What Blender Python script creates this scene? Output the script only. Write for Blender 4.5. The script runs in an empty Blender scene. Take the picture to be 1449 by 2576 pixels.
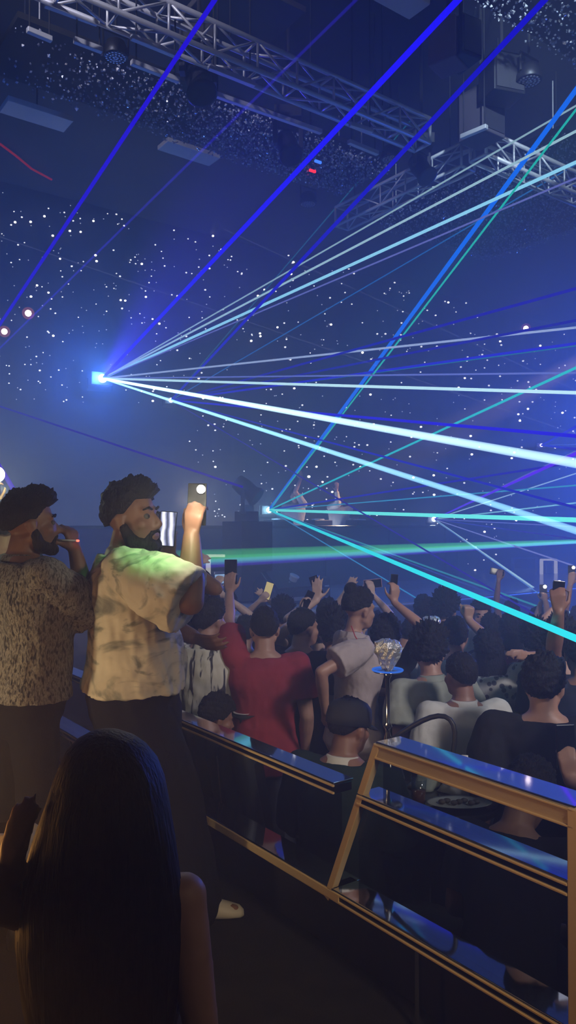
import bpy, bmesh, math, random
import numpy as np
from mathutils import Vector, Matrix, Quaternion, noise

random.seed(7)
rng = np.random.default_rng(7)
SC = bpy.context.scene
COL = SC.collection
PI = math.pi
V = Vector

# ------------------------------------------------------------------ camera frame
F = 1950.0
CAM = V((0, 0, 1.63))
PITCH = math.atan(32 / F)
CP, SP = math.cos(PITCH), math.sin(PITCH)
UA = V((-0.595, 0.804, 0)).normalized()     # room axis towards the stage wall
VA = V((UA.y, -UA.x, 0))                     # room axis along the stage wall
ROOM = math.atan2(VA.y, VA.x)                # rotation of the room about z


def ray(px, py):
    a, b = (px - 724.5) / F, (1288 - py) / F
    return V((a, CP - b * SP, SP + b * CP))


def atY(px, py, Y):
    d = ray(px, py)
    return CAM + d * (Y / d.y)


def atZ(px, py, z):
    d = ray(px, py)
    return CAM + d * ((z - CAM.z) / d.z)


def atU(px, py, u):
    d = ray(px, py)
    return CAM + d * (u / d.dot(UA))


def atV(px, py, v):
    d = ray(px, py)
    return CAM + d * (v / d.dot(VA))


def UV(u, v, z=0.0):
    p = UA * u + VA * v
    return V((p.x, p.y, z))


# ------------------------------------------------------------------ materials
MATS = {}


def pbr(name, col, rough=0.6, metal=0.0, emit=None, es=0.0, bump=0.0, bscale=60.0, var=0.0, vscale=8.0, spec=None, alpha=None, trans=0.0, sheen=0.0, bstr=None):
    if name in MATS:
        return MATS[name]
    m = bpy.data.materials.new(name)
    m.use_nodes = True
    nt = m.node_tree
    b = nt.nodes['Principled BSDF']
    b.inputs['Base Color'].default_value = (*col, 1)
    b.inputs['Roughness'].default_value = rough
    b.inputs['Metallic'].default_value = metal
    if spec is not None:
        b.inputs['Specular IOR Level'].default_value = spec
    if trans:
        b.inputs['Transmission Weight'].default_value = trans
    if sheen:
        b.inputs['Sheen Weight'].default_value = sheen
    if emit:
        b.inputs['Emission Color'].default_value = (*emit, 1)
        b.inputs['Emission Strength'].default_value = es
    tc = nt.nodes.new('ShaderNodeTexCoord')
    if var:
        n = nt.nodes.new('ShaderNodeTexNoise')
        n.inputs['Scale'].default_value = vscale
        n.inputs['Detail'].default_value = 4
        nt.links.new(tc.outputs['Object'], n.inputs['Vector'])
        r = nt.nodes.new('ShaderNodeValToRGB')
        r.color_ramp.elements[0].position = 0.3
        r.color_ramp.elements[1].position = 0.7
        r.color_ramp.elements[0].color = (*[c * (1 - var) for c in col], 1)
        r.color_ramp.elements[1].color = (*[min(1, c * (1 + var)) for c in col], 1)
        nt.links.new(n.outputs['Fac'], r.inputs['Fac'])
        nt.links.new(r.outputs['Color'], b.inputs['Base Color'])
    if bump:
        n2 = nt.nodes.new('ShaderNodeTexNoise')
        n2.inputs['Scale'].default_value = bscale
        n2.inputs['Detail'].default_value = 5
        if bstr:
            mp = nt.nodes.new('ShaderNodeMapping')
            mp.inputs['Scale'].default_value = bstr
            nt.links.new(tc.outputs['Object'], mp.inputs['Vector'])
            nt.links.new(mp.outputs[0], n2.inputs['Vector'])
        else:
            nt.links.new(tc.outputs['Object'], n2.inputs['Vector'])
        bp = nt.nodes.new('ShaderNodeBump')
        bp.inputs['Strength'].default_value = bump
        bp.inputs['Distance'].default_value = 0.01
        nt.links.new(n2.outputs['Fac'], bp.inputs['Height'])
        nt.links.new(bp.outputs['Normal'], b.inputs['Normal'])
    MATS[name] = m
    return m


def glow(name, col, s):
    if name in MATS:
        return MATS[name]
    m = bpy.data.materials.new(name)
    m.use_nodes = True
    nt = m.node_tree
    nt.nodes.clear()
    o = nt.nodes.new('ShaderNodeOutputMaterial')
    e = nt.nodes.new('ShaderNodeEmission')
    e.inputs[0].default_value = (*col, 1)
    e.inputs[1].default_value = s
    nt.links.new(e.outputs[0], o.inputs[0])
    m.cycles.emission_sampling = 'NONE'
    MATS[name] = m
    return m


def ramp_mat(name, kind, stops, scale=(1, 1, 1), rough=0.7, tex=None, space='Object', detail=4, dist=0.0, bump=0.0, tscale=5.0):
    """A pattern of colour stops over a noise / wave / voronoi field."""
    if name in MATS:
        return MATS[name]
    m = bpy.data.materials.new(name)
    m.use_nodes = True
    nt = m.node_tree
    b = nt.nodes['Principled BSDF']
    b.inputs['Roughness'].default_value = rough
    tc = nt.nodes.new('ShaderNodeTexCoord')
    mp = nt.nodes.new('ShaderNodeMapping')
    mp.inputs['Scale'].default_value = scale
    nt.links.new(tc.outputs[space], mp.inputs['Vector'])
    if kind == 'noise':
        t = nt.nodes.new('ShaderNodeTexNoise')
        t.inputs['Scale'].default_value = tscale
        t.inputs['Detail'].default_value = detail
        t.inputs['Distortion'].default_value = dist
        out = t.outputs['Fac']
    elif kind == 'voronoi':
        t = nt.nodes.new('ShaderNodeTexVoronoi')
        t.inputs['Scale'].default_value = tscale
        out = t.outputs['Distance']
    else:
        t = nt.nodes.new('ShaderNodeTexWave')
        t.inputs['Scale'].default_value = tscale
        t.inputs['Distortion'].default_value = dist
        t.inputs['Detail'].default_value = detail
        out = t.outputs['Fac']
    nt.links.new(mp.outputs[0], t.inputs['Vector'])
    r = nt.nodes.new('ShaderNodeValToRGB')
    while len(r.color_ramp.elements) > 1:
        r.color_ramp.elements.remove(r.color_ramp.elements[0])
    r.color_ramp.elements[0].position = stops[0][0]
    r.color_ramp.elements[0].color = (*stops[0][1], 1)
    for p, c in stops[1:]:
        e = r.color_ramp.elements.new(p)
        e.color = (*c, 1)
    nt.links.new(out, r.inputs['Fac'])
    nt.links.new(r.outputs['Color'], b.inputs['Base Color'])
    if bump:
        bp = nt.nodes.new('ShaderNodeBump')
        bp.inputs['Strength'].default_value = bump
        bp.inputs['Distance'].default_value = 0.01
        nt.links.new(out, bp.inputs['Height'])
        nt.links.new(bp.outputs['Normal'], b.inputs['Normal'])
    MATS[name] = m
    return m


def glass_mat(name, tint, refl=0.06, rough=0.02):
    if name in MATS:
        return MATS[name]
    m = bpy.data.materials.new(name)
    m.use_nodes = True
    nt = m.node_tree
    nt.nodes.clear()
    o = nt.nodes.new('ShaderNodeOutputMaterial')
    t = nt.nodes.new('ShaderNodeBsdfTransparent')
    t.inputs[0].default_value = (*tint, 1)
    g = nt.nodes.new('ShaderNodeBsdfGlossy')
    g.inputs['Roughness'].default_value = rough
    mx = nt.nodes.new('ShaderNodeMixShader')
    mx.inputs[0].default_value = refl
    nt.links.new(t.outputs[0], mx.inputs[1])
    nt.links.new(g.outputs[0], mx.inputs[2])
    nt.links.new(mx.outputs[0], o.inputs[0])
    MATS[name] = m
    return m


# ------------------------------------------------------------------ mesh builder
def basis(d, up=V((0, 0, 1))):
    d = V(d).normalized()
    if abs(d.dot(up)) > 0.98:
        up = V((0, 1, 0)) if abs(d.y) < 0.9 else V((1, 0, 0))
    x = d.cross(up).normalized()
    y = x.cross(d).normalized()
    return x, y, d


class MB:
    def __init__(s):
        s.v, s.f = [], []

    def add(s, vs, fs):
        n = len(s.v)
        s.v.extend(tuple(p) for p in vs)
        s.f.extend(tuple(i + n for i in f) for f in fs)
        return s

    def box(s, c, size, x=None, y=None, z=None):
        x = V(x or (1, 0, 0)); y = V(y or (0, 1, 0)); z = V(z or (0, 0, 1)); c = V(c)
        h = [q / 2 for q in size]
        vs = [c + x * (h[0] * i) + y * (h[1] * j) + z * (h[2] * k) for k in (-1, 1) for j in (-1, 1) for i in (-1, 1)]
        return s.add(vs, [(0, 2, 3, 1), (4, 5, 7, 6), (0, 1, 5, 4), (2, 6, 7, 3), (0, 4, 6, 2), (1, 3, 7, 5)])

    def bar(s, p, q, w, h, up=V((0, 0, 1))):
        p, q = V(p), V(q)
        x, y, d = basis(q - p, up)
        return s.box((p + q) / 2, (w, h, (q - p).length), x, y, d)

    def loft(s, rings, cap=True):
        n = len(rings[0])
        vs = [p for r in rings for p in r]
        fs = []
        for k in range(len(rings) - 1):
            for i in range(n):
                j = (i + 1) % n
                fs.append((k * n + i, k * n + j, (k + 1) * n + j, (k + 1) * n + i))
        if cap:
            fs.append(tuple(range(n - 1, -1, -1)))
            fs.append(tuple((len(rings) - 1) * n + i for i in range(n)))
        return s.add(vs, fs)

    def ring(s, c, x, y, a, b, n):
        return [V(c) + x * (a * math.cos(2 * PI * i / n)) + y * (b * math.sin(2 * PI * i / n)) for i in range(n)]

    def tube(s, pts, rad, n=8, cap=True):
        pts = [V(p) for p in pts]
        if not hasattr(rad, '__len__'):
            rad = [rad] * len(pts)
        rings = []
        up = None
        for i, p in enumerate(pts):
            d = (pts[min(i + 1, len(pts) - 1)] - pts[max(i - 1, 0)]).normalized()
            if up is None:
                x, y, _ = basis(d)
            else:
                x = d.cross(up)
                x = x.normalized() if x.length > 1e-6 else basis(d)[0]
                y = x.cross(d).normalized()
            up = y
            rings.append(s.ring(p, x, y, rad[i], rad[i], n))
        return s.loft(rings, cap)

    def cyl(s, p, q, r0, r1=None, n=12):
        return s.tube([p, q], [r0, r0 if r1 is None else r1], n)

    def capsule(s, p, q, r0, r1=None, n=10, m=3):
        p, q = V(p), V(q)
        r1 = r0 if r1 is None else r1
        x, y, d = basis(q - p) if (q - p).length > 1e-6 else (V((1, 0, 0)), V((0, 1, 0)), V((0, 0, 1)))
        rings = []
        for k in range(m + 1):
            a = -PI / 2 + 0.12 + (PI / 2 - 0.12) * k / m
            rings.append(s.ring(p + d * (r0 * math.sin(a)), x, y, r0 * math.cos(a), r0 * math.cos(a), n))
        for k in range(m + 1):
            a = (PI / 2 - 0.12) * k / m
            rings.append(s.ring(q + d * (r1 * math.sin(a)), x, y, r1 * math.cos(a), r1 * math.cos(a), n))
        return s.loft(rings)

    def ell(s, c, r, M=None, nu=16, nv=10):
        M = M or Matrix.Identity(3)
        c = V(c)
        rings = []
        for k in range(nv + 1):
            a = -PI / 2 + 0.08 + (PI - 0.16) * k / nv
            rings.append([c + M @ V((r[0] * math.cos(a) * math.cos(2 * PI * i / nu), r[1] * math.cos(a) * math.sin(2 * PI * i / nu), r[2] * math.sin(a))) for i in range(nu)])
        return s.loft(rings)

    def lathe(s, prof, c=(0, 0, 0), n=24, z=None, x=None):
        """prof: list of (radius, height) along z."""
        zz = V(z or (0, 0, 1)).normalized()
        xx, yy, _ = basis(zz)
        c = V(c)
        return s.loft([s.ring(c + zz * h, xx, yy, max(r, 1e-4), max(r, 1e-4), n) for r, h in prof])

    def prism(s, poly, off):
        n = len(poly)
        off = V(off)
        vs = [V(p) for p in poly] + [V(p) + off for p in poly]
        fs = [tuple(range(n - 1, -1, -1)), tuple(range(n, 2 * n))] + [(i, (i + 1) % n, n + (i + 1) % n, n + i) for i in range(n)]
        return s.add(vs, fs)

    def mesh(s, name='m', origin=None):
        me = bpy.data.meshes.new(name)
        vs = s.v if origin is None else [(p[0] - origin[0], p[1] - origin[1], p[2] - origin[2]) for p in s.v]
        me.from_pydata(vs, [], s.f)
        bm = bmesh.new(); bm.from_mesh(me)
        bmesh.ops.recalc_face_normals(bm, faces=bm.faces)
        bm.to_mesh(me); bm.free()
        return me


def link(o):
    COL.objects.link(o)
    return o


def tag(o, label=None, cat=None, group=None, kind=None):
    if label: o['label'] = label
    if cat: o['category'] = cat
    if group: o['group'] = group
    if kind or cat: o['kind'] = kind or 'thing'
    return o


def thing(name, label, cat, loc=(0, 0, 0), rz=0.0, group=None):
    o = link(bpy.data.objects.new(name, None))
    o.empty_display_size = 0.1
    o.location = loc
    o.rotation_euler = (0, 0, rz)
    return tag(o, label, cat, group)


def put(name, mb, mat, parent=None, smooth=False, bevel=0.0, kind=None, label=None, world=True):
    """Link a builder as one object. World-space shapes are moved into the frame of the parent Empty."""
    me = mb.mesh(name) if isinstance(mb, MB) else mb
    if parent is not None and world:
        M = Matrix.Translation(parent.location) @ parent.rotation_euler.to_matrix().to_4x4()
        q = parent.parent
        if parent.type == 'MESH' and q is not None:      # sub-part: the part sits at its thing's frame
            M = Matrix.Translation(q.location) @ q.rotation_euler.to_matrix().to_4x4()
        me.transform(M.inverted())
    me.materials.clear()
    me.materials.append(mat)
    if smooth:
        me.polygons.foreach_set('use_smooth', [True] * len(me.polygons))
    o = link(bpy.data.objects.new(name, me))
    if parent is not None:
        o.parent = parent
    if bevel:
        b = o.modifiers.new('bevel', 'BEVEL')
        b.width = bevel; b.segments = 2; b.limit_method = 'ANGLE'
    if kind: o['kind'] = kind
    if label: o['label'] = label
    return o


def bake(mb, voxel, it=3, fac=0.5):
    """Fuse overlapping closed shapes into one continuous surface."""
    me = mb.mesh('tmp')
    o = bpy.data.objects.new('tmp', me)
    link(o)
    m = o.modifiers.new('r', 'REMESH'); m.mode = 'VOXEL'; m.voxel_size = voxel; m.use_smooth_shade = True
    if it:
        s = o.modifiers.new('s', 'SMOOTH'); s.factor = fac; s.iterations = it
    dg = bpy.context.evaluated_depsgraph_get()
    out = bpy.data.meshes.new_from_object(o.evaluated_get(dg))
    bpy.data.objects.remove(o)
    bpy.data.meshes.remove(me)
    out.polygons.foreach_set('use_smooth', [True] * len(out.polygons))
    return out


def co_of(me):
    a = np.empty(len(me.vertices) * 3); me.vertices.foreach_get('co', a)
    return a.reshape(-1, 3)


def set_co(me, a):
    me.vertices.foreach_set('co', a.ravel()); me.update()


def wrinkle(me, amp, sc, seed=0, stretch=(1, 1, 1), fold=False):
    n = np.empty(len(me.vertices) * 3); me.vertices.foreach_get('normal', n); n = n.reshape(-1, 3)
    a = co_of(me)
    d = np.empty(len(a))
    for i, p in enumerate(a):
        q = V((p[0] * sc * stretch[0] + seed, p[1] * sc * stretch[1], p[2] * sc * stretch[2]))
        w = noise.noise(q) + 0.5 * noise.noise(q * 2.1)
        d[i] = -abs(w) if fold else w
    set_co(me, a + n * (d * amp)[:, None])
    return me


def copy_tree(o, parent=None):
    c = o.copy(); COL.objects.link(c)
    if parent is not None:
        c.parent = parent
    for ch in list(o.children):
        copy_tree(ch, c)
    return c
# ------------------------------------------------------------------ common materials
M_black = pbr('black_plastic', (0.012, 0.012, 0.014), 0.45)
M_blackmat = pbr('matt_black', (0.01, 0.01, 0.012), 0.8)
M_darkpaint = pbr('dark_paint', (0.02, 0.021, 0.028), 0.7, var=0.3, vscale=2)
M_wall = pbr('dark_drape', (0.016, 0.018, 0.03), 0.85, var=0.35, vscale=1.3, bump=0.2, bscale=30)
M_floor = pbr('gloss_floor', (0.012, 0.012, 0.014), 0.22, var=0.5, vscale=3, bump=0.05, bscale=20)
M_carpet = pbr('dark_carpet', (0.012, 0.011, 0.01), 0.8, var=0.5, vscale=9, bump=0.3, bscale=120)
M_alu = pbr('aluminium', (0.74, 0.73, 0.71), 0.5, 0.45)
M_steel = pbr('chrome', (0.75, 0.76, 0.78), 0.12, 1.0)
M_gold = pbr('brushed_gold', (0.85, 0.62, 0.30), 0.42, 0.25, bump=0.04, bscale=200)
M_mirror = pbr('polished_stone', (0.80, 0.84, 0.95), 0.05, 1.0)
M_gloss = pbr('gloss_black', (0.008, 0.008, 0.01), 0.08)
M_white = pbr('white_paint', (0.7, 0.7, 0.68), 0.6)
M_cream = pbr('cream_panel', (0.62, 0.52, 0.42), 0.6)
M_glass = glass_mat('smoked_glass', (0.62, 0.65, 0.7), .04)

LOW = -0.65           # level of the dance floor below the rail
CEIL = CAM.z + 5.5
WU = 12.65            # stage wall
RAIL_V = 1.826

# ------------------------------------------------------------------ the shell
def slab(name, u0, u1, v0, v1, z0, z1, mat):
    mb = MB()
    c = UV((u0 + u1) / 2, (v0 + v1) / 2, (z0 + z1) / 2)
    mb.box(c, (abs(v1 - v0), abs(u1 - u0), abs(z1 - z0)), VA, UA, V((0, 0, 1)))
    o = put(name, mb, mat)
    o['kind'] = 'structure'
    return o

slab('floor', -4, WU + .2, -6, RAIL_V + .12, -.14, 0, M_carpet)
slab('floor_lower', -4, WU + .2, RAIL_V + .12, 22, LOW - .12, LOW, M_floor)
slab('trim_1', -4, WU, RAIL_V + .09, RAIL_V + .12, LOW, -.14, M_blackmat)
slab('ceiling', -4.2, WU + .2, -6.2, 22.2, CEIL, CEIL + .15, M_darkpaint)
slab('wall_back', WU, WU + .15, -6.2, 22.2, LOW - .12, CEIL, M_wall)
slab('wall_front', -4.15, -4, -6.2, 22.2, LOW - .12, CEIL, M_darkpaint)
slab('wall_left', -4, WU, -6.2, -6, -.14, CEIL, M_darkpaint)
slab('wall_right', -4, WU, 22, 22.2, LOW, CEIL, M_darkpaint)

# ------------------------------------------------------------------ haze
def haze():
    mb = MB()
    mb.box(UV((WU - 4) / 2, 8.0, (CEIL + LOW) / 2), (27.6, WU + 3.7, CEIL - LOW - .1), VA, UA, V((0, 0, 1)))
    m = bpy.data.materials.new('stage_haze')
    m.use_nodes = True
    nt = m.node_tree
    nt.nodes.clear()
    o = nt.nodes.new('ShaderNodeOutputMaterial')
    s = nt.nodes.new('ShaderNodeVolumeScatter')
    s.inputs['Color'].default_value = (0.92, 0.95, 1.0, 1)
    s.inputs['Density'].default_value = HAZE_D
    s.inputs['Anisotropy'].default_value = 0.45
    nt.links.new(s.outputs[0], o.inputs['Volume'])
    ob = put('haze', mb, m)
    tag(ob, 'thin bluish stage haze filling the whole club hall', 'haze', kind='stuff')
    return ob

HAZE_D = 0.06
haze()
w = bpy.data.worlds.new('world')
w.use_nodes = True
w.node_tree.nodes['Background'].inputs[0].default_value = (0, 0, 0, 1)
SC.world = w

# ------------------------------------------------------------------ lights
def lamp(name, kind, loc, energy, col, size=0.1, aim=None, angle=None, blend=0.5, sx=None):
    l = bpy.data.lights.new(name, kind)
    l.energy = energy
    l.color = col
    if kind == 'AREA':
        l.shape = 'RECTANGLE'; l.size = size; l.size_y = sx or size
    elif kind in ('POINT', 'SPOT'):
        l.shadow_soft_size = size
    if kind == 'SPOT':
        l.spot_size = angle; l.spot_blend = blend
    o = link(bpy.data.objects.new(name, l))
    o.location = loc
    if aim is not None:
        o.rotation_euler = (V(aim) - V(loc)).to_track_quat('-Z', 'Y').to_euler()
    return o
# ------------------------------------------------------------------ unseen lights, mostly added fill
def spot(u, v, z, w, col, au, av, az, ang, blend=1.0, size=.15, name='blue_fill_light'):
    return lamp(name, 'SPOT', UV(u, v, z), w, col, size, UV(au, av, az), math.radians(ang), blend)

spot(4.0, -2.5, 5.0, 6000, (.025, .15, 1), 12.0, 4.0, 3.2, 55)  # this and the next three: unseen spots added to turn the haze blue
spot(8.0, 16.8, 3.4, 5200, (.03, .115, 1), 5.0, 6.0, 0.7, 55)
spot(11.4, 1.2, 3.4, 560, (.34, .52, 1), 7.0, 5.5, 1.8, 75)
spot(9.3, 20.8, 5.8, 3800, (.027, .11, 1), 9.5, 8.0, 3.6, 60)
spot(-2.2, 3.2, 4.4, 1350, (1, .93, .97), 5.6, 4.9, -.3, 52, .9, .4, 'crowd_wash_light')
lamp('stage_fill_light', 'AREA', UV(11.75, 5.5, 1.0), 140, (.57, .71, 1), 9.0, UV(12.2, 5.5, 5.0), sx=.25)  # added fill hidden behind the booth, brightens curtain and haze
lamp('table_lamp_light', 'POINT', V((-1.12, 1.78, 0.80)), 12, (1, .46, .12), 0.15)
lamp('warm_fill_light', 'SPOT', V((-3.1, 1.5, 0.75)), 185, (1, .76, .42), 0.3, V((-0.62, 3.3, 0.95)), math.radians(36), 1.0)  # added warm fill for the shirts, no fixture stands here
lamp('rail_fill_light', 'SPOT', V((1.7, -0.6, 2.7)), 270, (1, .78, .5), 0.3, UV(2.3, RAIL_V, .4), math.radians(32), 1.0)  # unseen fill added to bring out the gold rails
lamp('green_spot_light', 'SPOT', V((0.95, 0.9, 2.7)), 520, (0.08, 1.0, 0.2), 0.03, atY(352, 1428, 3.1), math.radians(6.5), 1.0)

# ------------------------------------------------------------------ lasers
def laser_unit(p, label, col, s, look, scale=1.0, glowp=0):
    """A laser projector: box housing on a yoke fixed to the wall behind, glass aperture."""
    p = V(p)
    d = (V(look) - p).normalized()
    t = thing('laser_projector', label, 'laser', p + V((0, 0, -0.12 * scale)), 0)
    x, y, _ = basis(d)
    k = scale
    mb = MB().box(p - d * (.17 * k), (.26 * k, .16 * k, .30 * k), x, y, d)
    put('housing', mb, M_black, t, bevel=.008)
    mb = MB()
    for sgn in (-1, 1):
        mb.bar(p - d * (.17 * k) + x * (sgn * .15 * k), p - d * (.17 * k) + x * (sgn * .15 * k) - V((0, 0, .14 * k)), .012, .04)
    mb.bar(p - d * (.17 * k) + x * (.155 * k) - V((0, 0, .14 * k)), p - d * (.17 * k) - x * (.155 * k) - V((0, 0, .14 * k)), .012, .04)
    put('yoke', mb, M_blackmat, t)
    mb = MB().ell(p + d * .01, (.05 * k, .05 * k, .05 * k), nu=14, nv=8)
    put('aperture', mb, glow('aperture_' + str(round(s)) + label[:12], col, s), t, smooth=True, label='glowing aperture')
    if glowp:
        lamp('laser_glow_light', 'POINT', p + d * .12, glowp, col, 0.05)
    return t


def wallp(px, py, off=.52):
    return atU(px, py, WU - off)

S1 = wallp(258, 952, .62); S2 = wallp(430, 1007); S5 = wallp(1362, 1120)
S3 = atU(677, 1283, 11.2); S4 = atU(1092, 1306, 11.2)
S0 = wallp(-112, 985)
SG = wallp(1560, 1358)
laser_unit(S1, 'brightest laser projector, white glow high on the star curtain', (0.55, 0.85, 1.0), 60, CAM + V((1.5, 3, 1)), 1.35, 0)
lamp('laser_glow_light', 'POINT', S1 + V((.05, -.2, 0)), 210, (.045, .19, 1.0), 0.05)
lamp('laser_glow_light', 'SPOT', S1 + V((.05, -.2, 0)), 2000, (.045, .02, 1.0), 0.05, atY(1120, 60, 6.0), math.radians(30), 1.0)
laser_unit(S2, 'small laser projector just below and beside the brightest one', (0.35, 0.6, 1.0), 20, CAM + V((1.5, 3, 1)), .8, 6)
laser_unit(S3, 'laser projector at the end of the performers booth, cyan beams', (0.35, 0.75, 1.0), 50, CAM + V((1.5, 3, 0)), 1.0, 25)
laser_unit(S4, 'laser projector on the booth beside the red lamp, white beams', (0.6, 0.75, 1.0), 40, CAM + V((2.5, 3, 0)), 1.0, 10)
laser_unit(S5, 'violet laser projector high on the curtain at its far end', (0.35, 0.3, 1.0), 25, CAM + V((3, 3, 1)), .8, 5)

BEAMS = {}


def beam_mat(col, s, soft):
    k = (tuple(round(c, 3) for c in col), round(s, 2), soft)
    if k in BEAMS:
        return BEAMS[k]
    m = bpy.data.materials.new('laser_light')
    m.use_nodes = True
    nt = m.node_tree
    nt.nodes.clear()
    o = nt.nodes.new('ShaderNodeOutputMaterial')
    e = nt.nodes.new('ShaderNodeEmission')
    e.inputs[0].default_value = (*col, 1)
    e.inputs[1].default_value = s
    nt.links.new(e.outputs[0], o.inputs['Volume' if soft else 'Surface'])
    m.cycles.emission_sampling = 'NONE'
    BEAMS[k] = m
    return m


def beam(src, ex, ey, ws, we, col, inten, label, ext=1.12, cut=1.0, Ye=None, soft=False):
    """Thin emissive tube standing in for laser-lit haze, from a projector towards a point of the hall; ws, we are its widths far and near."""
    Ys = src.y
    r = ws * Ys / (2 * F)
    Y = Ye or max(1.2, min(Ys, Ys * ws / we))
    q = atY(ex, ey, Y)
    if cut >= 1:
        q = src + (q - src) * ext
    d = (q - src)
    mb = MB().cyl(src + d.normalized() * .03, q, r, r, 10)
    o = put('laser_beam', mb, beam_mat(col, inten / (2 * r) if soft else inten, soft), smooth=True)
    tag(o, label, 'laser beam', 'laser beams', 'thing')
    return o

WHT = (0.55, 0.9, 1.0); PAL = (0.45, 0.75, 0.85); BLU = (0.012, 0.002, 1.0); LIL = (0.25, 0.3, 0.95)
CYA = (0.02, 0.8, 0.95); TEA = (0.02, 0.75, 0.6); SKY = (0.04, 0.35, 0.9); VIO = (0.09, 0.01, 0.9)
A = 'from the brightest projector'
beam(S1, 1152, 0, 7, 17, BLU, 1.3, 'thick deep blue beam rising steeply ' + A + ' to the ceiling')
beam(S1, 1449, 266, 3, 5, PAL, .75, 'thin pale beam, uppermost of the white fan ' + A)
beam(S1, 1449, 330, 4, 7, PAL, .95, 'pale cyan beam, second from the top of the white fan ' + A)
beam(S1, 1449, 408, 5.5, 9, (0.3, 0.75, 1.0), 1.25, 'bright cyan white beam, third from the top of the white fan ' + A)
beam(S1, 1449, 448, 2.5, 5, LIL, .55, 'thin lilac beam just under the rising white fan ' + A)
beam(S1, 1449, 824, 4, 6, (0.45, 0.6, 0.95), .9, 'white lilac beam climbing gently ' + A)
beam(S1, 1449, 938, 3, 5, (0.2, 0.28, 0.95), .7, 'thin lilac blue level beam ' + A)
beam(S1, 1449, 988, 5, 9, WHT, 1.3, 'white cyan beam running almost level ' + A)
beam(S1, 1449, 1165, 6.5, 27, (0.5, 0.8, 0.95), 1.0, 'thickest white beam, slanting down ' + A + ' across the hall', soft=True)
beam(S1, 1449, 1335, 5, 20, (0.3, 0.7, 0.95), .8, 'pale cyan beam, lowest of those ' + A, soft=True)
B = 'from the small upper projector'
beam(S2, 1370, 0, 5, 15, BLU, .7, 'deep blue beam rising steeply ' + B)
beam(S2, 1245, 55, 2.5, 3.5, (.03, .3, .45), .4, 'faint teal beam rising steeply beside the deep blue one')
beam(S2, 1300, 500, 2.5, 3.5, (.02, .25, .8), .55, 'thin sky blue beam climbing at a slant ' + B)
beam(S2, 1449, 726, 4, 8, BLU, .45, 'dark blue beam, upper one of the gentle climbers ' + B)
beam(S2, 1449, 806, 4, 7, BLU, .4, 'dark blue beam, middle one of the gentle climbers ' + B)
beam(S2, 1449, 864, 4.5, 7, BLU, .75, 'dark blue beam, lower one of the gentle climbers ' + B)
beam(S2, 1449, 870, 2, 2.6, (.0, .45, .5), .5, 'thin green cyan beam hugging the lowest climbing blue beam')
beam(S2, 1449, 1097, 4, 10, BLU, .9, 'strong dark blue beam falling slightly ' + B)
beam(S2, 1449, 1277, 2.5, 7, (.02, .03, .9), .6, 'dark blue beam slanting down ' + B + ' above the booth')
beam(S2, 1449, 1281, 2, 2.4, (.02, .25, .5), .4, 'thin teal line under the dark blue slanting beam')
beam(S2, 1240, 1484, 2.5, 4.5, (.05, .02, .8), .4, 'thin violet beam falling steeply ' + B + ' behind the performers')
C = 'from the booth end projector'
beam(S3, 1449, 226, 7, 13, (.0, .16, 1.0), 1.2, 'thick blue beam rising steeply ' + C)
beam(S3, 1444, 226, 2, 3, CYA, .7, 'cyan edge of the thick rising beam, on its upper side')
beam(S3, 1449, 276, 3, 6, TEA, .8, 'green cyan beam rising beside the thick blue one')
beam(S3, 1449, 925, 3.5, 7, (.02, .7, .75), .95, 'teal beam climbing at a slant ' + C)
beam(S3, 1449, 1163, 4, 6, BLU, .55, 'dark blue beam climbing gently ' + C)
beam(S3, 1449, 1221, 2.5, 4, (.05, .5, .85), .7, 'thin sky blue level beam ' + C)
beam(S3, 1449, 1308, 6, 13, (.15, .9, .85), 1.3, 'thick cyan level beam across the booth ' + C)
beam(S3, 1449, 1606, 4.6, 18, (.03, .8, .9), 1.2, 'thick cyan beam falling over the crowd ' + C, Ye=3.5)
beam(S3, 1449, 1560, 3, 5, (.05, .45, .6), .6, 'thin teal beam falling just above the thick cyan one')
beam(S3, 1449, 1574, 2.5, 5, (.06, .12, .7), .45, 'thin violet blue partner of the falling teal beam')
beam(S3, 1150, 1566, 2.5, 3.5, (.04, .4, .85), .7, 'thin sky blue beam, steepest of those falling over the crowd')
D = 'from the projector beside the red lamp'
beam(S4, 1449, 1141, 3, 9, VIO, 1.2, 'violet beam climbing at a slant ' + D)
beam(S4, 1449, 1134, 2, 2.5, (.3, .3, .8), .5, 'thin lilac beam hugging the violet climbing beam')
beam(S4, 1449, 1191, 2.5, 3, WHT, .8, 'thin white beam climbing under the violet one')
beam(S4, 1449, 1265, 3, 4, (.3, .8, .85), .9, 'white cyan beam climbing gently ' + D)
beam(S4, 1449, 1325, 2, 3, LIL, .55, 'thin lilac level beam ' + D)
beam(S4, 1449, 1356, 2, 4, (.05, .06, .8), .45, 'thin blue beam falling gently ' + D)
beam(S4, 1449, 1425, 2.5, 4, (.3, .35, .85), .7, 'thin lilac beam falling towards the raised arms ' + D)
beam(S4, 1449, 1552, 4, 5, WHT, .95, 'white beam falling steeply to the flash lights ' + D)
beam(S4, 1449, 1560, 2.2, 3, (.15, .4, .9), .7, 'thin blue partner of the falling white beam ' + D)
E = 'from the violet projector'
beam(S5, 1449, 1073, 4, 7, BLU, .7, 'short deep blue beam climbing ' + E)
beam(S5, 1449, 1118, 2, 3, (.1, .2, .9), .6, 'thin blue level beam ' + E)
beam(S5, 1449, 1130, 4, 8, BLU, .6, 'deep blue beam falling slightly ' + E)
G = 'from the projector beyond the left edge'
beam(S0, 540, 0, 6, 9, (.02, .0, 1.0), .9, 'deep blue beam, left one of two rising to the ceiling', ext=1.05, Ye=5.6)
beam(S0, 650, 240, 4, 8, (.03, .01, .75), .3, 'dim violet blue beam, fainter of two rising beside the crystal panel', ext=1.3, soft=True)
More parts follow.
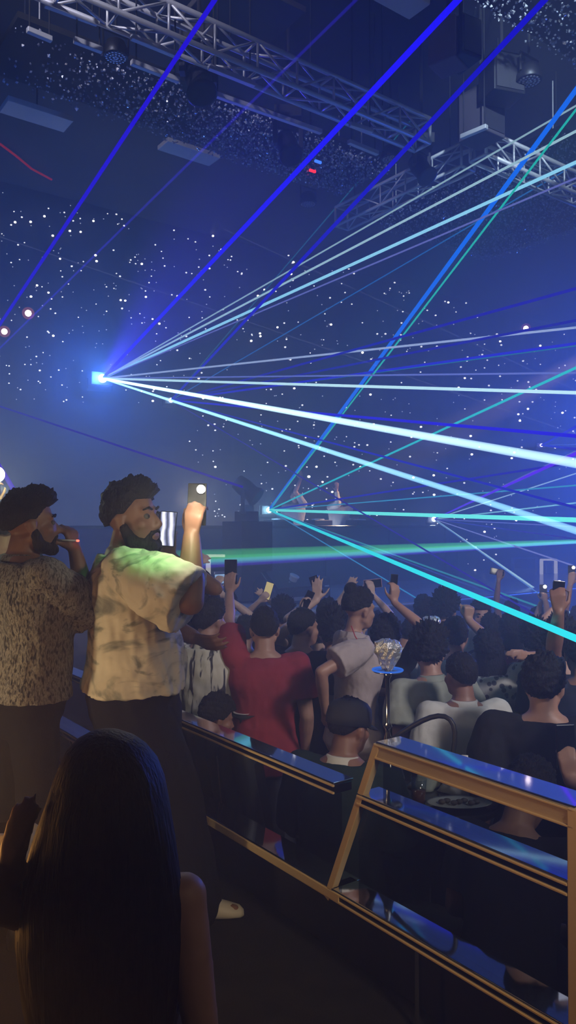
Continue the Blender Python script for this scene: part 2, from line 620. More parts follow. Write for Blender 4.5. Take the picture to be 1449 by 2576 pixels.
beam(S0, 610, 1225, 4, 6, (.04, .01, .8), .45, 'violet blue beam falling to the moving head silhouette', cut=0)
beam(S0, 46, 1252, 4, 6, (.08, .03, .9), .6, 'violet blue beam falling to the head of the man in grey', cut=0, Ye=3.6)
beam(SG, 445, 1402, 9, 15, (.06, .5, .16), .32, 'broad green beam, upper one, ending at the cream shirt', cut=0, Ye=5.2, soft=True)
beam(SG, 445, 1414, 6, 12, (.06, .5, .16), .24, 'broad green beam, lower one, ending at the cream shirt', cut=0, Ye=5.0, soft=True)
beam(SG, 445, 1422, 6, 10, (.08, .02, .7), .26, 'dim violet beam below the two broad green ones', cut=0, Ye=5.0, soft=True)
beam(wallp(-60, 575), 1449, 1092, 3, 4, (.3, .33, .5), .10, 'faint grey line of light slanting across the star curtain', soft=True)
beam(wallp(560, 575), 1449, 982, 3, 4, (.3, .33, .5), .10, 'faint grey line of light below the corner crystal panel', soft=True)

# ------------------------------------------------------------------ star curtain
def star_curtain():
    t = thing('star_curtain', 'black star curtain full of tiny white lights behind the stage', 'curtain', UV(WU - .06, 9, 0))
    mb = MB()
    n = 180
    pts = []
    for i in range(n + 1):
        v = -5.5 + 27 * i / n
        pts.append((v, WU - .05 - .025 * math.cos(i * 1.9)))
    vs = [UV(u, v, LOW + .05) for v, u in pts] + [UV(u, v, CEIL - .15) for v, u in pts]
    k = n + 1
    mb.add(vs, [(i, i + 1, k + i + 1, k + i) for i in range(n)])
    put('cloth', mb, M_wall, t, smooth=True)
    r = random.Random(3)
    big = []
    fixed = [(77, 558, 6), (151, 651, 5), (243, 657, 6), (302, 695, 5), (78, 746, 6), (157, 747, 4), (446, 881, 5), (375, 711, 4), (366, 732, 4), (268, 783, 4), (38, 559, 6),
             (660, 945, 4), (912, 887, 6), (670, 980, 3), (949, 840, 5), (1060, 872, 5), (1261, 868, 5), (1213, 892, 5), (1058, 936, 4), (1302, 958, 4), (1230, 970, 5), (695, 1290, 7), (958, 1205, 5),
             (777, 1199, 7), (776, 1229, 3), (540, 1067, 5), (801, 1098, 4), (1187, 1143, 6), (1035, 1100, 5), (843, 1163, 4), (983, 1112, 4), (710, 1084, 4), (560, 1000, 4), (885, 765, 4), (967, 738, 4), (1016, 650, 4), (685, 1230, 5), (551, 1281, 4), (565, 1300, 4),
             (920, 1332, 5), (1000, 1328, 7), (1180, 1478, 8), (500, 672, 4), (602, 590, 4), (735, 662, 3), (720, 1080, 3), (1143, 1303, 4), (1168, 1305, 4), (1235, 1284, 5), (1168, 1215, 5), (588, 1450, 4), (660, 1462, 5), (626, 1430, 4), (905, 1413, 6), (870, 1442, 4), (956, 1461, 6)]
    stars = [(x, y, s, 3.0) for x, y, s in fixed]
    tries = 0
    while len(stars) < 860 and tries < 9000:
        tries += 1
        x, y = r.uniform(-10, 1455), r.uniform(450, 1500)
        top = 470 + .23 * x
        if y < top: continue
        if x < 560 and y > 1010 + .02 * x and not (x > 470 and y < 1330): continue
        if y > 1330 and (x < 560 or x > 1250): continue
        cl = noise.noise(V((x * .011, y * .011, 3.3)))
        if cl < r.uniform(-.75, .35): continue
        q = r.random()
        stars.append((x, y, 2.8 + 3.2 * q ** 3, .6 + 2.2 * q * q))
    stars.sort(key=lambda s: -s[2])
    ms = [glow('star_light_bright', (1, .97, .92), 5), glow('star_light_white', (.92, .95, 1), 2.0), glow('star_light_dim', (.8, .85, 1), .8)]
    rest = [MB(), MB()]
    for i, (x, y, s, b) in enumerate(stars):
        p = atU(x, y, WU - .10)
        rr = s * .56 * p.y / F
        m = 0 if b > 2.4 else (1 if b > 1.2 else 2)
        if i < 100:
            put('star_light', MB().ell(p, (rr, rr, rr * .8), nu=8, nv=5), ms[min(m, 1)], t, smooth=True)
        else:
            rest[0 if m < 2 else 1].ell(p, (rr, rr, rr * .75), nu=6, nv=4)
    me = rest[0].mesh('s')
    n0 = len(me.polygons)
    allm = MB().add(rest[0].v, rest[0].f).add(rest[1].v, rest[1].f)
    o = put('star_light', allm, ms[1], t, smooth=True, kind='stuff')
    o.data.materials.append(ms[2])
    for p in o.data.polygons[n0:]:
        p.material_index = 1
star_curtain()

# larger coloured lamps on the curtain
def curtain_lamp(px, py, w, col, s, label, ring=None):
    p = atU(px, py, WU - .16)
    rr = w * .5 * p.y / F
    t = thing('curtain_lamp', label, 'lamp', p)
    put('bulb', MB().ell(p, (rr, rr, rr)), glow('lamp_' + label[:14], col, s), t, smooth=True)
    x, y, d = basis(CAM - p)
    if ring:
        put('lens_ring', MB().lathe([(rr * .9, -.02), (rr * 1.9, -.02), (rr * 1.9, .01), (rr * .9, .01)], p - d * .03, 18, d), glow('ring_' + label[:14], ring, .7), t)
    put('bracket', MB().cyl(p - d * .03, p + UA * .12, rr * .5), M_black, t)
curtain_lamp(71, 788, 16, (1, .8, .72), 8, 'warm lamp on the curtain, upper of two at the left edge', (.35, .1, .1))
curtain_lamp(11, 834, 15, (1, .9, .7), 8, 'warm lamp on the curtain, lower of two at the left edge', (.25, .14, .06))
curtain_lamp(1323, 826, 13, (1, .82, .78), 8, 'pinkish lamp high on the curtain near its far end', (.3, .08, .12))
curtain_lamp(752, 1359, 11, (1, .8, .8), 8, 'small red rimmed lamp below the raised arm performer', (.8, .02, .06))
curtain_lamp(849, 1387, 12, (1, 1, 1), 8, 'white lamp below the performer in the light jacket')
curtain_lamp(1000, 1328, 9, (1, 1, .9), 8, 'small white lamp at the end of the booth top')

# ------------------------------------------------------------------ crystal ceiling panels
M_crys = pbr('crystal_facet', (0.95, 0.93, 0.92), 0.25, 0.5)
M_crysd = pbr('crystal_dark', (0.32, 0.33, 0.4), 0.3, 0.8)


def crystal_panel(label, u0, u1, v0, v1, z, dens, seed, fade=None, big=1.0):
    t = thing('crystal_ceiling_panel', label, 'ceiling panel', UV((u0 + u1) / 2, (v0 + v1) / 2, z), 0)
    put('tray', MB().box(UV((u0 + u1) / 2, (v0 + v1) / 2, z + .1), (v1 - v0, u1 - u0, .06), VA, UA, V((0, 0, 1))), M_blackmat, t)
    mb = MB()
    for u_, v_ in ((u0 + .3, v0 + .3), (u0 + .3, v1 - .3), (u1 - .3, v0 + .3), (u1 - .3, v1 - .3)):
        mb.cyl(UV(u_, v_, z + .12), UV(u_, v_, CEIL), .008, n=6)
    put('hanger', mb, M_alu, t)
    r = random.Random(seed)
    m1, m2 = MB(), MB()
    n = int(dens * (u1 - u0) * (v1 - v0))
    for i in range(n):
        u, v = r.uniform(u0, u1), r.uniform(v0, v1)
        if fade and r.random() > fade(u, v): continue
        s = r.uniform(.007, .017) * big * (1.5 if r.random() < .06 else 1)
        p = UV(u, v, z + .06 - r.random() * .10)
        M = Quaternion((r.gauss(0, 1), r.gauss(0, 1), r.gauss(0, 1), r.gauss(0, 1))).normalized().to_matrix()
        vs = [p + M @ V(q) * s for q in ((1, 0, 0), (-1, 0, 0), (0, 1, 0), (0, -1, 0), (0, 0, 1.3), (0, 0, -1.3))]
        (m1 if r.random() < .55 else m2).add(vs, [(0, 2, 4), (2, 1, 4), (1, 3, 4), (3, 0, 4), (2, 0, 5), (1, 2, 5), (3, 1, 5), (0, 3, 5)])
    n1 = len(m1.f)
    o = put('crystal', MB().add(m1.v, m1.f).add(m2.v, m2.f), M_crys, t, kind='stuff')
    o.data.materials.append(M_crysd)
    for p in o.data.polygons[n1:]:
        p.material_index = 1

ZP = CAM.z + 4.6
crystal_panel('long glittering crystal ceiling panel behind the truss', 7.15, 8.2, 2.2, 7.0, ZP, 900, 1, lambda u, v: min(1, .08 + max(0, (v - 2.5) / 2.6)))
crystal_panel('glittering crystal ceiling panel in the top corner above the bare speaker', 2.4, 4.5, 5.2, 8.4, ZP, 420, 2)
crystal_panel('wide glittering crystal ceiling panel crossed by the white laser fan', 5.4, 8.75, 8.0, 10.85, ZP, 620, 3, lambda u, v: .75)
spot(3.6, -1.4, 6.7, 1700, (0.70, 0.72, 1.0), 7.7, 4.8, ZP + .25, 30, .5, .08, 'crystal_fill_light')  # this and the next two: unseen spots added so the crystals glint
spot(1.2, 3.2, 6.3, 3200, (0.55, 0.75, 1.0), 7.4, 9.5, ZP, 30, .6, .08, 'crystal_fill_light')
spot(0.2, 3.6, 6.2, 240, (0.9, 0.92, 1.0), 3.6, 6.6, ZP, 34, .6, .08, 'crystal_fill_light')
# ------------------------------------------------------------------ trusses and ceiling fixtures
def truss(label, p0, p1, side, w=.22, h=.26, seg=.42, r=.024, drop=True):
    """Box truss: four chords and zigzag braces; side is the horizontal normal."""
    p0, p1 = V(p0), V(p1)
    t = thing('lighting_truss', label, 'truss', (p0 + p1) / 2)
    d = (p1 - p0).normalized(); L = (p1 - p0).length
    s = V(side).normalized() * w; dn = V((0, 0, -h))
    cs = [V((0, 0, 0)), s, s + dn, dn]
    for c in cs:
        put('chord', MB().cyl(p0 + c, p1 + c, r, n=10), M_alu, t, smooth=True)
    n = max(2, int(L / seg))
    for k in range(n):
        a, b = L * k / n, L * (k + 1) / n
        mb = MB()
        for i in range(4):
            c0, c1 = cs[i], cs[(i + 1) % 4]
            q0, q1 = (c0, c1) if k % 2 else (c1, c0)
            mb.cyl(p0 + d * a + q0, p0 + d * b + q1, r * .5, n=6)
            mb.cyl(p0 + d * a + c0, p0 + d * a + c1, r * .5, n=6)
        put('brace', mb, M_alu, t, smooth=True)
    for q in (p0, p1):
        mb = MB()
        for c in range(4):
            mb.cyl(q + cs[c], q + cs[(c + 1) % 4], r * .8, n=8)
        put('end_frame', mb, M_alu, t, smooth=True)
    for f in (.12, .5, .88):
        mb = MB().cyl(p0 + d * (L * f) + s / 2, V(((p0 + d * (L * f) + s / 2).x, (p0 + d * (L * f) + s / 2).y, CEIL)), .006, n=6)
        put('hanging_wire', mb, M_blackmat, t)
    return t

ZT = CAM.z + 4.3
truss('long silver box truss crossing the ceiling above the crystal panel', UV(5.65, 1.2, ZT), UV(5.65, 6.05, ZT), UA)
truss('silver box truss continuing towards the corner behind the laser fan', UV(5.45, 6.72, ZT), UV(5.45, 9.6, ZT), UA)
truss('dim cross truss running towards the stage beside the open gap', UV(5.8, 6.72, ZT), UV(8.0, 6.72, ZT), VA, r=.02)


def pipe(label, a, b, z):
    """A straight aluminium batten hung level on two droppers."""
    pa, pb = atZ(*a, z), atZ(*b, z)
    t = thing('lighting_batten', label, 'batten', (pa + pb) / 2, group='aluminium battens under the ceiling')
    put('tube', MB().bar(pa, pb, .05, .045), M_alu, t, bevel=.006)
    for f in (.1, .9):
        q = pa.lerp(pb, f)
        put('dropper', MB().cyl(q, V((q.x, q.y, CEIL)), .007, n=6), M_blackmat, t)
    return t
ZB = CAM.z + 4.0
pipe('short silver batten under the start of the long truss, upper one', (330, 92), (452, 142), ZB)
pipe('short silver batten below another one, next to the round wash light', (330, 156), (450, 203), ZB)
pipe('long silver batten hanging just above the crystal panel', (515, 228), (808, 332), ZB)
pipe('short silver batten past the thick blue beam, under the truss end', (877, 356), (950, 386), ZB)
pipe('silver batten just below the long truss, parallel to its lower chord', (525, 168), (640, 213), ZB)
pipe('silver batten at the top corner above the round wash light', (112, 10), (245, 58), ZB + .2)
pipe('dim short batten at the top corner under a longer one', (68, 74), (130, 100), ZB + .2)
pipe('dim silver batten at the top corner, right beside the round wash light', (186, 100), (257, 127), ZB)
pipe('dim silver batten crossing behind the rising cyan beams', (880, 312), (936, 330), ZB)
pipe('dim slanting batten under the far truss beside the wall washer', (1160, 345), (1225, 318), ZB)

M_lens = pbr('wash_lens', (0.75, 0.7, 0.72), 0.25, 0.4)
def wash_light(px, py, w, z, label):
    """Round LED wash fixture hanging face down on a yoke."""
    p = atZ(px, py, z)
    r = w * .5 * p.y / F
    t = thing('wash_light', label, 'stage light', p, group='round wash lights under the ceiling')
    put('housing', MB().lathe([(r * .35, r * 1.5), (r * .8, r * 1.2), (r * 1.02, r * .5), (r * 1.05, .0), (r * .98, -.01), (r * .95, .01)], p, 24), M_black, t, smooth=True)
    put('face', MB().lathe([(r * .01, -.002), (r * .96, -.002), (r * .96, .012), (r * .01, .012)], p, 24), pbr('wash_face', (.05, .05, .06), .4), t)
    mb = MB()
    for k, (rr, n) in enumerate(((.18, 5), (.48, 11), (.78, 17))):
        for i in range(n):
            a = 2 * PI * i / n + k
            mb.lathe([(r * .095, -.012), (r * .10, -.002), (r * .02, -.002)], p + V((rr * r * math.cos(a), rr * r * math.sin(a), 0)), 8)
    put('lens_cluster', mb, M_lens, t)
    mb = MB().tube([p + VA * (r * 1.1) + V((0, 0, r * .5)), p + VA * (r * 1.15) + V((0, 0, r * 2)), p - VA * (r * 1.15) + V((0, 0, r * 2)), p - VA * (r * 1.1) + V((0, 0, r * .5))], .014, 6)
    mb.cyl(p + V((0, 0, r * 2)), V((p.x, p.y, CEIL)), .014, n=6)
    put('yoke', mb, M_blackmat, t)
wash_light(291, 143, 60, CAM.z + 4.3, 'round wash light with speckled lens face, above the crystal panel end')
wash_light(1331, 203, 62, CAM.z + 4.4, 'round wash light with speckled lens face, near the hanging black speaker')
wash_light(983, 400, 48, CAM.z + 4.2, 'round wash light crossed by the thin teal and blue beams')
wash_light(775, 513, 42, CAM.z + 4.6, 'small round wash light below the crystal panel edge, smallest of all')


def flat_box(name, label, cat, px, py, z, su, sv, h, mat, tilt=0, group=None):
    p = atZ(px, py, z)
    t = thing(name, label, cat, p, group=group)
    put('body', MB().box(p + V((0, 0, h / 2)), (sv, su, h), VA, UA, V((0, 0, 1))), mat, t, bevel=.008)
    put('hanger', MB().cyl(p + V((0, 0, h)), V((p.x, p.y, CEIL)), .012, n=6), M_blackmat, t)
    return t
flat_box('ceiling_light_box', 'pinkish flat ceiling box below the crystal panel at the left', 'ceiling box', 93, 295, CAM.z + 5.0, .34, .8, .07, M_cream)
flat_box('ceiling_light_box', 'pale grey flat ceiling box touching the edge of the crystal panel', 'ceiling box', 476, 388, CAM.z + 5.0, .3, .8, .06, pbr('pale_box', (.5, .48, .46), .6))
flat_box('ceiling_light_box', 'white flat light box cut off by the top edge, beside the thick beam', 'ceiling box', 1003, 2, CAM.z + 4.4, .25, .5, .12, pbr('white_box', (.85, .83, .8), .5))
flat_box('ceiling_light_box', 'dim wide dark panel high above the long truss', 'ceiling box', 605, 45, CAM.z + 5.0, .9, .95, .06, pbr('dim_panel', (.07, .065, .07), .7))


def hung_speaker(px, py, z, label, w, h, d, mat, rz):
    p = atZ(px, py, z)
    t = thing('hanging_speaker', label, 'speaker', p)
    x = V((math.cos(rz), math.sin(rz), 0)); y = V((-math.sin(rz), math.cos(rz), 0))
    put('cabinet', MB().box(p, (w, d, h), x, y, V((0, 0, 1))), mat, t, bevel=.012)
    put('grille', MB().box(p - y * (d / 2 + .004), (w * .86, .012, h * .86), x, y, V((0, 0, 1))), pbr('speaker_grille', (.03, .03, .035), .5, bump=.4, bscale=300), t)
    put('bracket', MB().cyl(p + V((0, 0, h / 2)), V((p.x, p.y, CEIL)), .018, n=8), M_blackmat, t)
M_tan = pbr('tan_cabinet', (.20, .14, .13), .6)
hung_speaker(1128, 118, CAM.z + 4.1, 'tan speaker cabinet hanging near the top, beside a black one', .26, .36, .26, M_tan, .9)
hung_speaker(1160, 112, CAM.z + 4.1, 'black speaker cabinet hanging next to the tan cabinet', .22, .34, .28, M_black, .5)
hung_speaker(1210, 295, CAM.z + 4.3, 'dim brown speaker cabinet hanging above the truss corner', .34, .5, .36, pbr('brown_cabinet', (.07, .06, .07), .6), .6)
hung_speaker(1262, 200, CAM.z + 4.5, 'black speaker cabinet hanging beside the round wash light', .36, .4, .3, M_black, .3)

def moving_head(p, label, aim, s=1.0, floor=None, hang=None, cat='moving light', mat=None):
    p = V(p); d = V(aim).normalized(); mat = mat or M_black
    t = thing('moving_head_light', label, cat, p)
    x, y, _ = basis(d)
    put('head', MB().lathe([(.05 * s, -.19 * s), (.10 * s, -.17 * s), (.115 * s, -.05 * s), (.105 * s, .08 * s), (.13 * s, .14 * s), (.13 * s, .17 * s), (.11 * s, .17 * s)], p, 24, d), mat, t, smooth=True)
    put('lens', MB().lathe([(.001, .165 * s), (.11 * s, .165 * s), (.11 * s, .15 * s), (.001, .15 * s)], p, 20, d), pbr('dark_lens', (.03, .04, .07), .05), t, smooth=True)
    up = V((0, 0, -1 if floor is not None else 1))
    hx = V((d.y, -d.x, 0)).normalized() if abs(d.z) < .95 else V((1, 0, 0))
    mb = MB()
    for sg in (-1, 1):
        mb.bar(p + hx * (sg * .15 * s), p + hx * (sg * .15 * s) + up * (.24 * s), .05 * s, .09 * s)
    mb.bar(p + hx * (.17 * s) + up * (.25 * s), p - hx * (.17 * s) + up * (.25 * s), .06 * s, .12 * s)
    put('yoke', mb, mat, t, bevel=.006)
    b = p + up * (.34 * s)
    put('base', MB().box(b, (.3 * s, .26 * s, .13 * s)), mat, t, bevel=.01)
    if floor is not None:
        put('stand', MB().box(V((b.x, b.y, (floor + b.z - .06 * s) / 2)), (.46 * s, .46 * s, b.z - .06 * s - floor), VA, UA, V((0, 0, 1))), M_blackmat, t, bevel=.01)
    if hang is not None:
        put('clamp', MB().cyl(b, V((b.x, b.y, hang)), .02, n=8), M_blackmat, t)
    return t

moving_head(atZ(725, 370, CAM.z + 4.1), 'black moving head light hanging at the truss middle by the blue beam', V((.2, -.5, -.8)), 1.0, hang=CEIL)
moving_head(atZ(500, 200, CAM.z + 4.1), 'black moving head light hanging from the long truss near its start', V((.2, -.3, -.9)), 1.1, hang=CEIL)
moving_head(atZ(1060, 425, CAM.z + 4.0), 'dark moving head light hanging beyond the end of the truss', V((.4, -.4, -.8)), .9, hang=CEIL)
moving_head(atU(622, 1232, 9.4), 'dark moving head light silhouette on a tall black stand', V((.62, -.2, -.5)), 1.15, floor=.55)

mb = MB()
pts = [atZ(x, y, CEIL - .06) for x, y in ((-60, 330), (0, 362), (40, 392), (80, 425), (130, 452))]
o = put('led_strip', MB().tube(pts, .016, 8), glow('red_strip', (1, .03, .02), .28), smooth=True)
tag(o, 'curved red light strip on the ceiling at the left edge', 'light strip', kind='thing')
for (x, y, c, l) in ((800, 407, (.05, .2, 1), 'tiny blue indicator light on the crystal panel edge'), (786, 430, (1, .03, .03), 'tiny red indicator light on the crystal panel edge')):
    p = atZ(x, y, ZP - .07)
    t = thing('indicator_light', l, 'indicator light', p)
    put('bulb', MB().box(p, (.10, .03, .03), VA, UA, V((0, 0, 1))), glow('ind' + l[5:8], c, 2.0), t, bevel=.005)
    put('bracket', MB().box(p + V((0, 0, .035)), (.05, .02, .05), VA, UA, V((0, 0, 1))), M_black, t)

# ------------------------------------------------------------------ stage, runway, booth
M_stage = pbr('pale_gloss_stage', (.52, .52, .56), .16, var=.12, vscale=3)
M_stagef = pbr('grey_stage_front', (.20, .20, .24), .5, var=.2, vscale=2)
def stage():
    t = thing('stage', 'pale glossy stage with a rounded runway along the back wall', 'stage', UV(10.5, 8, LOW))
    n = 40
    top, z = [], .52
    # rounded front edge in room coordinates
    for i in range(n + 1):
        v = 1.2 + 15.8 * i / n
        k = (v - 9.3) / 8.2
        u = 9.9 - 2.0 * math.sqrt(max(0, 1 - k * k)) ** .8
        top.append((u, v))
    poly = [UV(u, v, z) for u, v in top] + [UV(WU - .25, 17.0, z), UV(WU - .25, 1.2, z)]
    put('stage_top', MB().prism(poly, (0, 0, -.06)), M_stage, t)
    poly = [UV(u + .06, v, z - .06) for u, v in top] + [UV(WU - .25, 17.0, z - .06), UV(WU - .25, 1.2, z - .06)]
    put('stage_front', MB().prism(poly, (0, 0, LOW - z + .06)), M_stagef, t)
    mb = MB().tube([UV(u - .012, v, z - .03) for u, v in top], .02, 6)
    put('edge_trim', mb, M_alu, t, smooth=True)
stage()
M_booth = pbr('booth_dark', (.03, .035, .06), .5, var=.2)
def booth():
    t = thing('performer_booth', 'long dark booth the two performers stand behind', 'booth', UV(11.2, 8, .52))
    zt = atU(850, 1325, 11.0).z
    v0, v1 = -1.0, 12.6
    put('front_panel', MB().box(UV(11.05, (v0 + v1) / 2, (.52 + zt) / 2), (v1 - v0, .10, zt - .52), VA, UA, V((0, 0, 1))), M_booth, t, bevel=.01)
    put('counter', MB().box(UV(11.25, (v0 + v1) / 2, zt + .0), (v1 - v0, .52, .05), VA, UA, V((0, 0, 1))), M_gloss, t, bevel=.01)
    for i in range(9):
        v = v0 + .4 + i * (v1 - v0 - .8) / 8
        put('panel_joint', MB().box(UV(10.995, v, (.52 + zt) / 2), (.03, .02, zt - .54), VA, UA, V((0, 0, 1))), M_blackmat, t)
    return zt
ZBO = booth()
# console decks on the booth
for (px, l) in ((700, 'black deck on the booth beside the raised arm performer'), (800, 'black deck on the booth between the two performers'), (905, 'black deck on the booth past the jacketed performer')):
    p = atU(px, 1318, 11.22); p.z = ZBO + .025
    t = thing('music_deck', l, 'deck')
    t.location = p
    put('case', MB().box(p + V((0, 0, .05)), (.42, .34, .10), VA, UA, V((0, 0, 1))), M_black, t, bevel=.01)
    put('platter', MB().lathe([(.12, .10), (.12, .12), (.01, .125)], p, 20), M_alu, t)

def arch(px0, px1, py0, pyb, u, label, mat, w, has=True):
    """Lit goal-shaped frame standing on the stage with a dark box inside it."""
    a, b = atU(px0, py0, u), atU(px1, py0, u)
    zb = .52
    t = thing('light_frame', label, 'light frame', V(((a.x + b.x) / 2, (a.y + b.y) / 2, zb)))
    d = (b - a).normalized()
    for q in (a, b):
        put('post', MB().bar(V((q.x, q.y, zb)), V((q.x, q.y, a.z)), w, w, d), mat, t, bevel=.006)
    put('crossbar', MB().bar(a - d * (w / 2), b + d * (w / 2), w * .7, w * .7), mat, t, bevel=.006)
    if has:
        c = (a + b) / 2; c.z = (a.z + zb) / 2
        put('panel', MB().box(c + UA * .04, ((b - a).length * .86, .04, (a.z - zb) * .96), VA, UA, V((0, 0, 1))), M_gloss, t)
        for k, (dz, ww, hh) in enumerate(((.62, .5, .05), (.30, .42, .16), (.12, .36, .05))):
            put('plate', MB().box(V((c.x, c.y, zb + (a.z - zb) * dz)) - UA * .01, ((b - a).length * ww, .03, hh), VA, UA, V((0, 0, 1))), pbr('plate_metal', (.45, .45, .46), .35, .6), t, bevel=.01)
    return t
M_tubeon = glow('lit_tube', (.9, .88, .78), .62)
M_tubedim = pbr('grey_tube', (.30, .32, .42), .5)
arch(524, 577, 1398, 1460, 9.6, 'white lit frame behind the raised phone, dark plate inside', M_tubeon, .055)
arch(1362, 1398, 1408, 1465, 10.6, 'white lit frame at the far end of the stage, dark plate inside', M_tubeon, .06)
arch(1290, 1350, 1404, 1465, 10.6, 'dim unlit frame beside the lit one at the far end', M_tubedim, .05, False)

# stage monitors / column speakers / seated drummer gear
def column_speaker(px, py0, u, w, label, zb=.52):
    p = atU(px, py0, u)
    h = p.z - zb
    t = thing('column_speaker', label, 'speaker', V((p.x, p.y, zb)))
    for k in range(2):
        put('cabinet', MB().box(V((p.x, p.y, zb + h * (k + .5) / 2)), (w, w * .9, h / 2 - .012), VA, UA, V((0, 0, 1))), M_black, t, bevel=.01)
    put('grille', MB().box(V((p.x, p.y, zb + h * .75)) - UA * (w * .46), (w * .8, .02, h * .36), VA, UA, V((0, 0, 1))), pbr('speaker_grille', (.03, .03, .035), .5), t)
    put('badge', MB().box(V((p.x, p.y, zb + h * .55)) - UA * (w * .47), (w * .5, .02, .025), VA, UA, V((0, 0, 1))), M_alu, t)
column_speaker(814, 1450, 9.3, .16, 'slim dark stacked speaker on the stage between raised hands')
column_speaker(922, 1462, 9.6, .24, 'dark stacked speaker on the stage behind the woman with a bun', .52)
column_speaker(1262, 1462, 10.2, .30, 'dark stacked speaker behind the raised bare arm at the far end', .52)
def monitor(px, py, u, label):
    p = atU(px, py, u); p.z = .52
    t = thing('stage_monitor', label, 'speaker', p)
    prof = [(-.3, 0), (.3, 0), (.3, .25), (.05, .46), (-.3, .2)]
    poly = [p - VA * .42 + UA * a + V((0, 0, b)) for a, b in prof]
    put('cabinet', MB().prism(poly, VA * .84), M_black, t, bevel=.015)
    put('grille', MB().box(p + UA * -.135 + V((0, 0, .345)), (.7, .36, .02), VA, V(UA * .8 + V((0, 0, .6))).normalized(), V(V((0, 0, .8)) - UA * .6).normalized()), pbr('speaker_grille', (.03, .03, .035), .5), t)
    put('name_plate', MB().box(p - UA * .3 + V((0, 0, .08)), (.26, .02, .05), VA, UA, V((0, 0, 1))), pbr('plate_metal', (.45, .45, .46), .35, .6), t)
monitor(722, 1478, 8.9, 'dark wedge speaker on the stage with a pale name plate')
moving_head(atU(735, 1462, 8.75), 'pale moving head light tilted up on the stage wedge', V((.35, -.2, .8)), .55, floor=.52, mat=pbr('pale_head', (.5, .5, .5), .5))

# ------------------------------------------------------------------ railing
def R(u, z, dv=0.0):
    return UV(u, RAIL_V + dv, z)
ZBOT, ZMID, ZTOP = .295, .675, .885
def rail_beam(t, name, ua, ub, z, w, h, top=True):
    """Dark beam with a fine gold bead along both edges of its face."""
    put(name, MB().box(R((ua + ub) / 2, z, w / 2 - .02), (w, abs(ub - ua), h), VA, UA, V((0, 0, 1))), M_gloss, t, bevel=.003)
    for dz in (h / 2 - .004, -h / 2 + .004):
        put('gold_bead', MB().box(R((ua + ub) / 2, z + dz, -.022), (.009, abs(ub - ua), .008), VA, UA, V((0, 0, 1))), M_gold, t, bevel=.002)
    if top:
        put('polished_top', MB().box(R((ua + ub) / 2, z + h / 2 + .004, w / 2 - .018), (w + .01, abs(ub - ua), .008), VA, UA, V((0, 0, 1))), M_mirror, t, bevel=.002)

def lower_barrier():
    t = thing('balcony_barrier', 'low black barrier with polished blue top and gold edges, past the slanted post', 'railing', R(4.2, 0))
    ua, ub = 2.16, 7.0
    rail_beam(t, 'top_rail', ua, ub, ZMID, .085, .034)
    rail_beam(t, 'bottom_rail', ua, ub, ZBOT, .12, .034)
    put('face_strip', MB().box(R((ua + 3.42) / 2 - .03, ZBOT + .001, -.024), (.006, 3.42 - ua + .0, .03), VA, UA, V((0, 0, 1))), M_gold, t, bevel=.002)
    put('glass_pane', MB().box(R((ua + ub) / 2, (ZBOT + ZMID) / 2, .012), (.008, ub - ua, ZMID - ZBOT - .04), VA, UA, V((0, 0, 1))), M_glass, t)
    for u in (3.24, 4.72, 6.2):
        mb = MB()
        mb.bar(R(u, ZBOT, -.01), R(u, .0, .055), .012, .03, UA)
        mb.bar(R(u + .045, ZBOT, -.01), R(u + .045, .0, .055), .012, .03, UA)
        put('leg', mb, M_gold, t, bevel=.002)
        put('leg_core', MB().bar(R(u + .022, ZBOT, -.004), R(u + .022, .0, .061), .036, .02, UA), M_gloss, t)
    put('kick_panel', MB().box(R((ua + ub) / 2, ZBOT / 2 - .01, .11), (.012, ub - ua, ZBOT - .02), VA, UA, V((0, 0, 1))), pbr('kick_panel', (.014, .012, .011), .55, var=.4, vscale=4), t)
lower_barrier()

